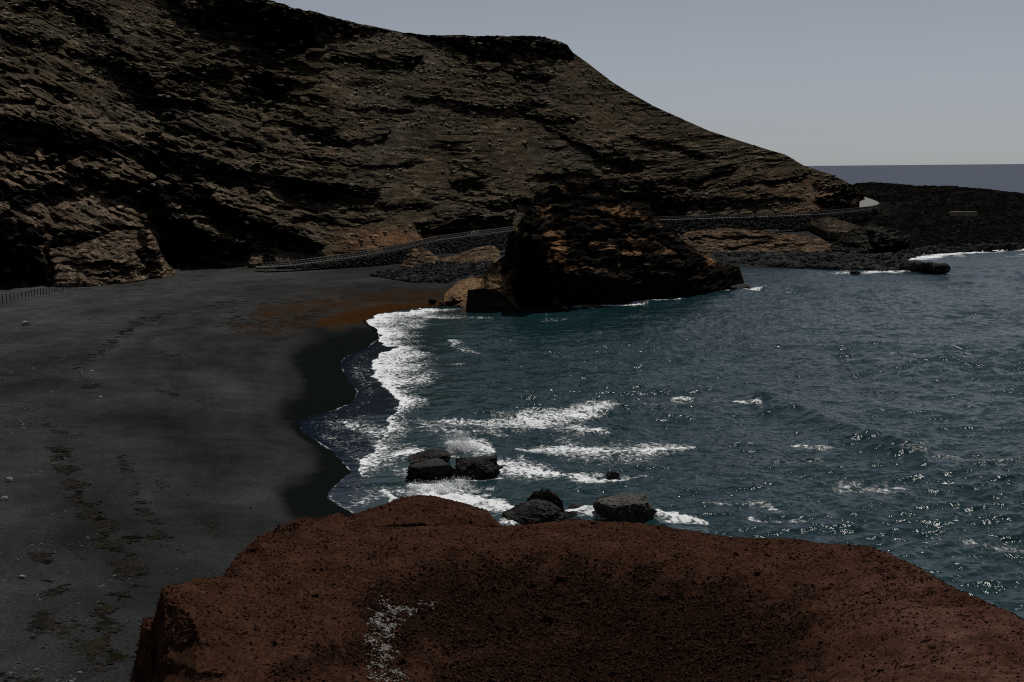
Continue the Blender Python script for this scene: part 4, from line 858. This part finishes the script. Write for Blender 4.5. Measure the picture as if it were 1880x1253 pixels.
def stone_wall(name, top, zbot, label, nst, smin, smax, rg, lean=0.5, smat=None):
    root_me = []
    n = len(top); d = top[:, :2] / np.linalg.norm(top[:, :2], axis=1)[:, None]
    zb = np.interp(np.arange(n), np.linspace(0, n - 1, len(zbot)), zbot)
    bot = top.copy(); bot[:, :2] -= d * ((top[:, 2] - zb) * lean)[:, None]; bot[:, 2] = zb; tp = top.copy(); tp[:, 2] -= 0.25
    bk = tp.copy(); bk[:, :2] += d * 1.5; V = np.concatenate([bot, tp, bk]); i = np.arange(n - 1)
    Fc = np.concatenate([np.stack([i, i + 1, n + i + 1, n + i], -1), np.stack([n + i, n + i + 1, 2 * n + i + 1, 2 * n + i], -1)])
    base = mesh_np(name, V, Fc, M_BASALT, smooth=False); tag(base, label, 'wall')
    k = rg.uniform(0, n - 1.001, nst); v = rg.random(nst); a = k.astype(int); f = (k - a)[:, None]
    T = tp[a] * (1 - f) + tp[a + 1] * f; B = bot[a] * (1 - f) + bot[a + 1] * f; hh = T[:, 2] - B[:, 2]
    keep = rg.random(nst) < (hh + 0.4) / (hh.max() + 0.4); P = (B + (T - B) * v[:, None])[keep]
    V, Fc = scatter(P, smin + (smax - smin) * rg.random(len(P)) ** 1.6, rg, 0.8, 1, spread=0.3)
    mesh_np('stone_facing', V, Fc, smat or M_BASALT_DRY, base, smooth=False)
wl1 = line3([(485, 491.6, 4.2), (540, 488, 4.45), (600, 480.5, 4.95), (680, 469, 5.75), (742, 457, 6.55)], 60)
stone_wall('stone_wall', wl1, [4.0, 3.6, 3.3, 3.2, 3.2], 'lower dark dry stone wall holding up the ramp beside the sand', 1500, 0.16, 0.46, RNG)
wl2 = line3([(744, 456, 6.6), (800, 443, 7.5), (860, 435, 8.3), (950, 424, 9.0)], 60)
stone_wall('stone_wall', wl2, [5.6, 4.4, 4.2, 4.6], 'upper dark dry stone wall under the ramp beside the promontory', 1700, 0.18, 0.52, RNG, 0.75)
wl3 = line3([(1195, 406, 8.7), (1300, 402.5, 8.7), (1400, 399.5, 8.7), (1500, 395, 8.7), (1600, 386, 9.0)], 80)
stone_wall('stone_wall', wl3, [5.2, 3.6, 4.8, 3.2, 4.6, 6.0], 'long dark rubble wall beneath the distant railing at the end of the hill', 2600, 0.2, 0.95, RNG, 1.1, mat_rock('rubble_wall_stone', (0.004, 0.004, 0.004), (0.05, 0.048, 0.045), 1.6, 0.95, 0.0, 0.1))
# rope fence on the sand at the left
LF = [(-160, 569, 3.7), (-60, 559.5, 3.7), (0, 552.5, 3.7), (50, 545, 3.75), (100, 535.5, 3.8), (125, 529.5, 3.85), (142, 524.5, 3.9), (147, 519, 3.95)]
railing('post_fence', line3(LF, 80), 52, 1.05, 0.055, M_WOOD_DARK, M_ROPE, 'low dark post and rope fence on the black sand before the cave', (0.93,), 0.025)
# low pale wall and marker in the lava field
def place_wall(px0, px1, ytop, ybase, r, name, label, mat, cat, thick=0.6):
    a, te = ray((px0 + px1) / 2, ybase); x, y, z = float(math.sin(a) * r), float(math.cos(a) * r), float(CAMZ + r * te); w = (px1 - px0) / F * r; h = (ybase - ytop) / F * r
    V, Fc = rock_shape(3, 801, 6, 0.95, 0.05); V = np.sign(V) * np.abs(V) ** 0.35
    o = mesh_np(name, V * (w / 2, thick, h / 2) + (0, 0, h / 2 - 0.2), Fc, mat, smooth=False); o.location = (x, y, z); o.rotation_euler = (0, 0, -a)
    return tag(o, label, cat)
M_TANW = mat_rock('tan_masonry', (0.09, 0.075, 0.052), (0.17, 0.14, 0.1), 1.2, 0.9, 0.1, 0.1)
place_wall(1745, 1792, 388, 397, 500, 'low_wall', 'low pale tan wall alone in the dark lava field', M_TANW, 'wall')
place_wall(1740, 1745, 365, 372, 540, 'marker_post', 'small pale grey marker post standing in the lava field', M_TANW, 'post', 0.4)

# ------------------------------------------------------------------ beach details
def sand_at(px, py):
    z = 2.0
    for _ in range(6):
        x, y, _z = on_z(px, py, z); x = np.atleast_1d(x); y = np.atleast_1d(y); z = land_z(shore_dist(x, y), x, y)
    return x, y, z
def beach_stone(px, py, w, seed, label):
    x, y, z = sand_at(np.array([px]), np.array([py])); r = math.hypot(x[0], y[0]); s = w / F * r / 2
    V, Fc = rock_shape(3, seed, 9, 0.75, 0.08); V = V * (1, 0.9, 0.7)
    o = mesh_np('beach_stone', V * s, Fc, M_PALE, smooth=False); o.location = (x[0], y[0], z[0] + s * 0.35); tag(o, label, 'stone')
beach_stone(8, 918, 13, 811, 'pale rounded stone at the left edge of the sand, lower of a close pair')
beach_stone(17, 884, 15, 812, 'flat pale stone at the left edge of the sand, upper of a close pair')
beach_stone(40, 1062, 12, 813, 'lone pinkish pale stone on the near sand among the seaweed')
beach_stone(37, 777, 8, 814, 'small pale stone on the open sand halfway up the left edge')
beach_stone(47, 598, 16, 815, 'long pale stone lying flat on the far sand below the fence')
n = 230; bpx_ = RNG.uniform(0, 640, n) ** 1.0; bpy_ = 505 + 300 * RNG.random(n) ** 1.6 + np.where(bpx_ < 260, 30, 0); kk = bpy_ < 545 + np.maximum(0, 420 - bpx_) * 0.8
bpx_, bpy_ = bpx_[kk], bpy_[kk]; x, y, z = sand_at(bpx_, bpy_); sz = (0.05 + 0.16 * RNG.random(len(x)) ** 3)
copies('beach_pebble', P_PALE, np.stack([x, y, z + 0.02], -1), sz, 'small pale pebble scattered on the dry upper sand', 'pebble', 'pale pebbles on the upper beach', RNG)
# dried seaweed in drifts along the tide lines
ii = np.argwhere(weed > 0.35); pr = weed[ii[:, 0], ii[:, 1]] ** 2 * np.hypot(bx[ii[:, 0], ii[:, 1]], by[ii[:, 0], ii[:, 1]]) ** 1.2 * sstep(0.0, 0.3, perlin(bx[ii[:, 0], ii[:, 1]] / 2.2, by[ii[:, 0], ii[:, 1]] / 2.8, 0, 640))
ch = RNG.choice(len(ii), 9000, p=pr / pr.sum()); a_, b_ = ii[ch, 0], ii[ch, 1]
pos = np.stack([bx[a_, b_], by[a_, b_], bz[a_, b_] + 0.02], -1) + RNG.normal(0, 0.2, (len(ch), 3)) * (1, 1, 0)
V, Fc = scatter(pos, 0.05 + 0.26 * RNG.random(len(ch)) ** 4, RNG, 0.22, 0, spread=0.7)
tag(mesh_np('seaweed', V, Fc, M_WEED, smooth=False), 'dried dark seaweed strewn along the tide lines of the beach', 'seaweed', kind='stuff')

n_ = perlin(bD / 7 + 0.8 * fbm(bx / 20, by / 20, 0, 3, 651), (bx + by) / 90, 0, 650); pr = np.exp(-(n_ / 0.05) ** 2) * sstep(6, 12, bD) * sstep(75, 45, bD) * sstep(-0.05, 0.3, fbm(bx / 10, by / 10, 0, 3, 652)) * np.hypot(bx, by) ** 1.2 * (bpx > -100) * (bpx < 760)
pr = pr.ravel(); ch = RNG.choice(len(pr), 6000, p=pr / pr.sum()); P = np.stack([bx.ravel()[ch], by.ravel()[ch], bz.ravel()[ch] + 0.01], -1) + RNG.normal(0, 0.15, (len(ch), 3)) * (1, 1, 0)
V, Fc = scatter(P, 0.03 + 0.14 * RNG.random(len(ch)) ** 3, RNG, 0.25, 0, spread=0.6)
tag(mesh_np('driftline_debris', V, Fc, M_WEED, smooth=False), 'thin dark driftlines of weed and grit along the beach', 'debris', kind='stuff')
pr = (sstep(12, 40, bD) * (0.15 + sstep(0, 0.3, perlin(bx / 6, by / 9, 0, 653))) * np.hypot(bx, by) ** 1.3 * (bpx > -100) * (bpx < 800) * (bqy > 480)).ravel(); ch = RNG.choice(len(pr), 9000, p=pr / pr.sum())
P = np.stack([bx.ravel()[ch], by.ravel()[ch], bz.ravel()[ch] + 0.01], -1) + RNG.normal(0, 0.15, (len(ch), 3)) * (1, 1, 0)
V, Fc = scatter(P, 0.03 + 0.13 * RNG.random(len(ch)) ** 5, RNG, 0.6, 0)
tag(mesh_np('beach_gravel', V, Fc, mat_rock('beach_gravel', (0.006, 0.006, 0.006), (0.15, 0.145, 0.14), 6, 0.95, 0.0, 0.02), smooth=False), 'mixed dark and pale gravel strewn over the dry black sand', 'gravel', kind='stuff')
# spray thrown up between the boulders
def spray(n, ctr, spread, hmax, sc, rg, jets=9):
    jx = rg.normal(0, spread[0], jets); jy = rg.normal(0, spread[1], jets); tilt = rg.normal(-0.1, 0.45, jets) + 0.25 * jx / spread[0]; jh = hmax * rg.uniform(0.35, 1.0, jets) * np.exp(-0.25 * (jx / spread[0]) ** 2)
    j = rg.integers(0, jets, n); t = rg.random(n) ** 1.5; g = rg.normal(0, 1, (n, 3)); w = 0.12 + 0.42 * t
    P = np.stack([ctr[0] + jx[j] + tilt[j] * jh[j] * t + w * g[:, 0], ctr[1] + jy[j] + w * g[:, 1], np.maximum(jh[j] * t + 0.25 * w * g[:, 2], 0.0) + 0.03], -1)
    return P, sc * (0.3 + rg.random(n) ** 2.5) * (1.25 - 0.75 * t)
cx, cy, _ = on_z(860, 832, 0.0)
P1, s1 = spray(16000, (float(cx), float(cy)), (0.95, 0.7), 2.9, 0.036, RNG)
cx, cy, _ = on_z(800, 898, 0.0)
P2, s2 = spray(9000, (float(cx), float(cy)), (1.7, 1.5), 0.8, 0.04, RNG, 22)
V, Fc = scatter(np.concatenate([P1, P2]), np.concatenate([s1, s2]), RNG, 1.0, 0)
tag(mesh_np('spray', V, Fc, M_SPRAY, smooth=True), 'white spray bursting up behind the surf boulders', 'spray', kind='stuff')
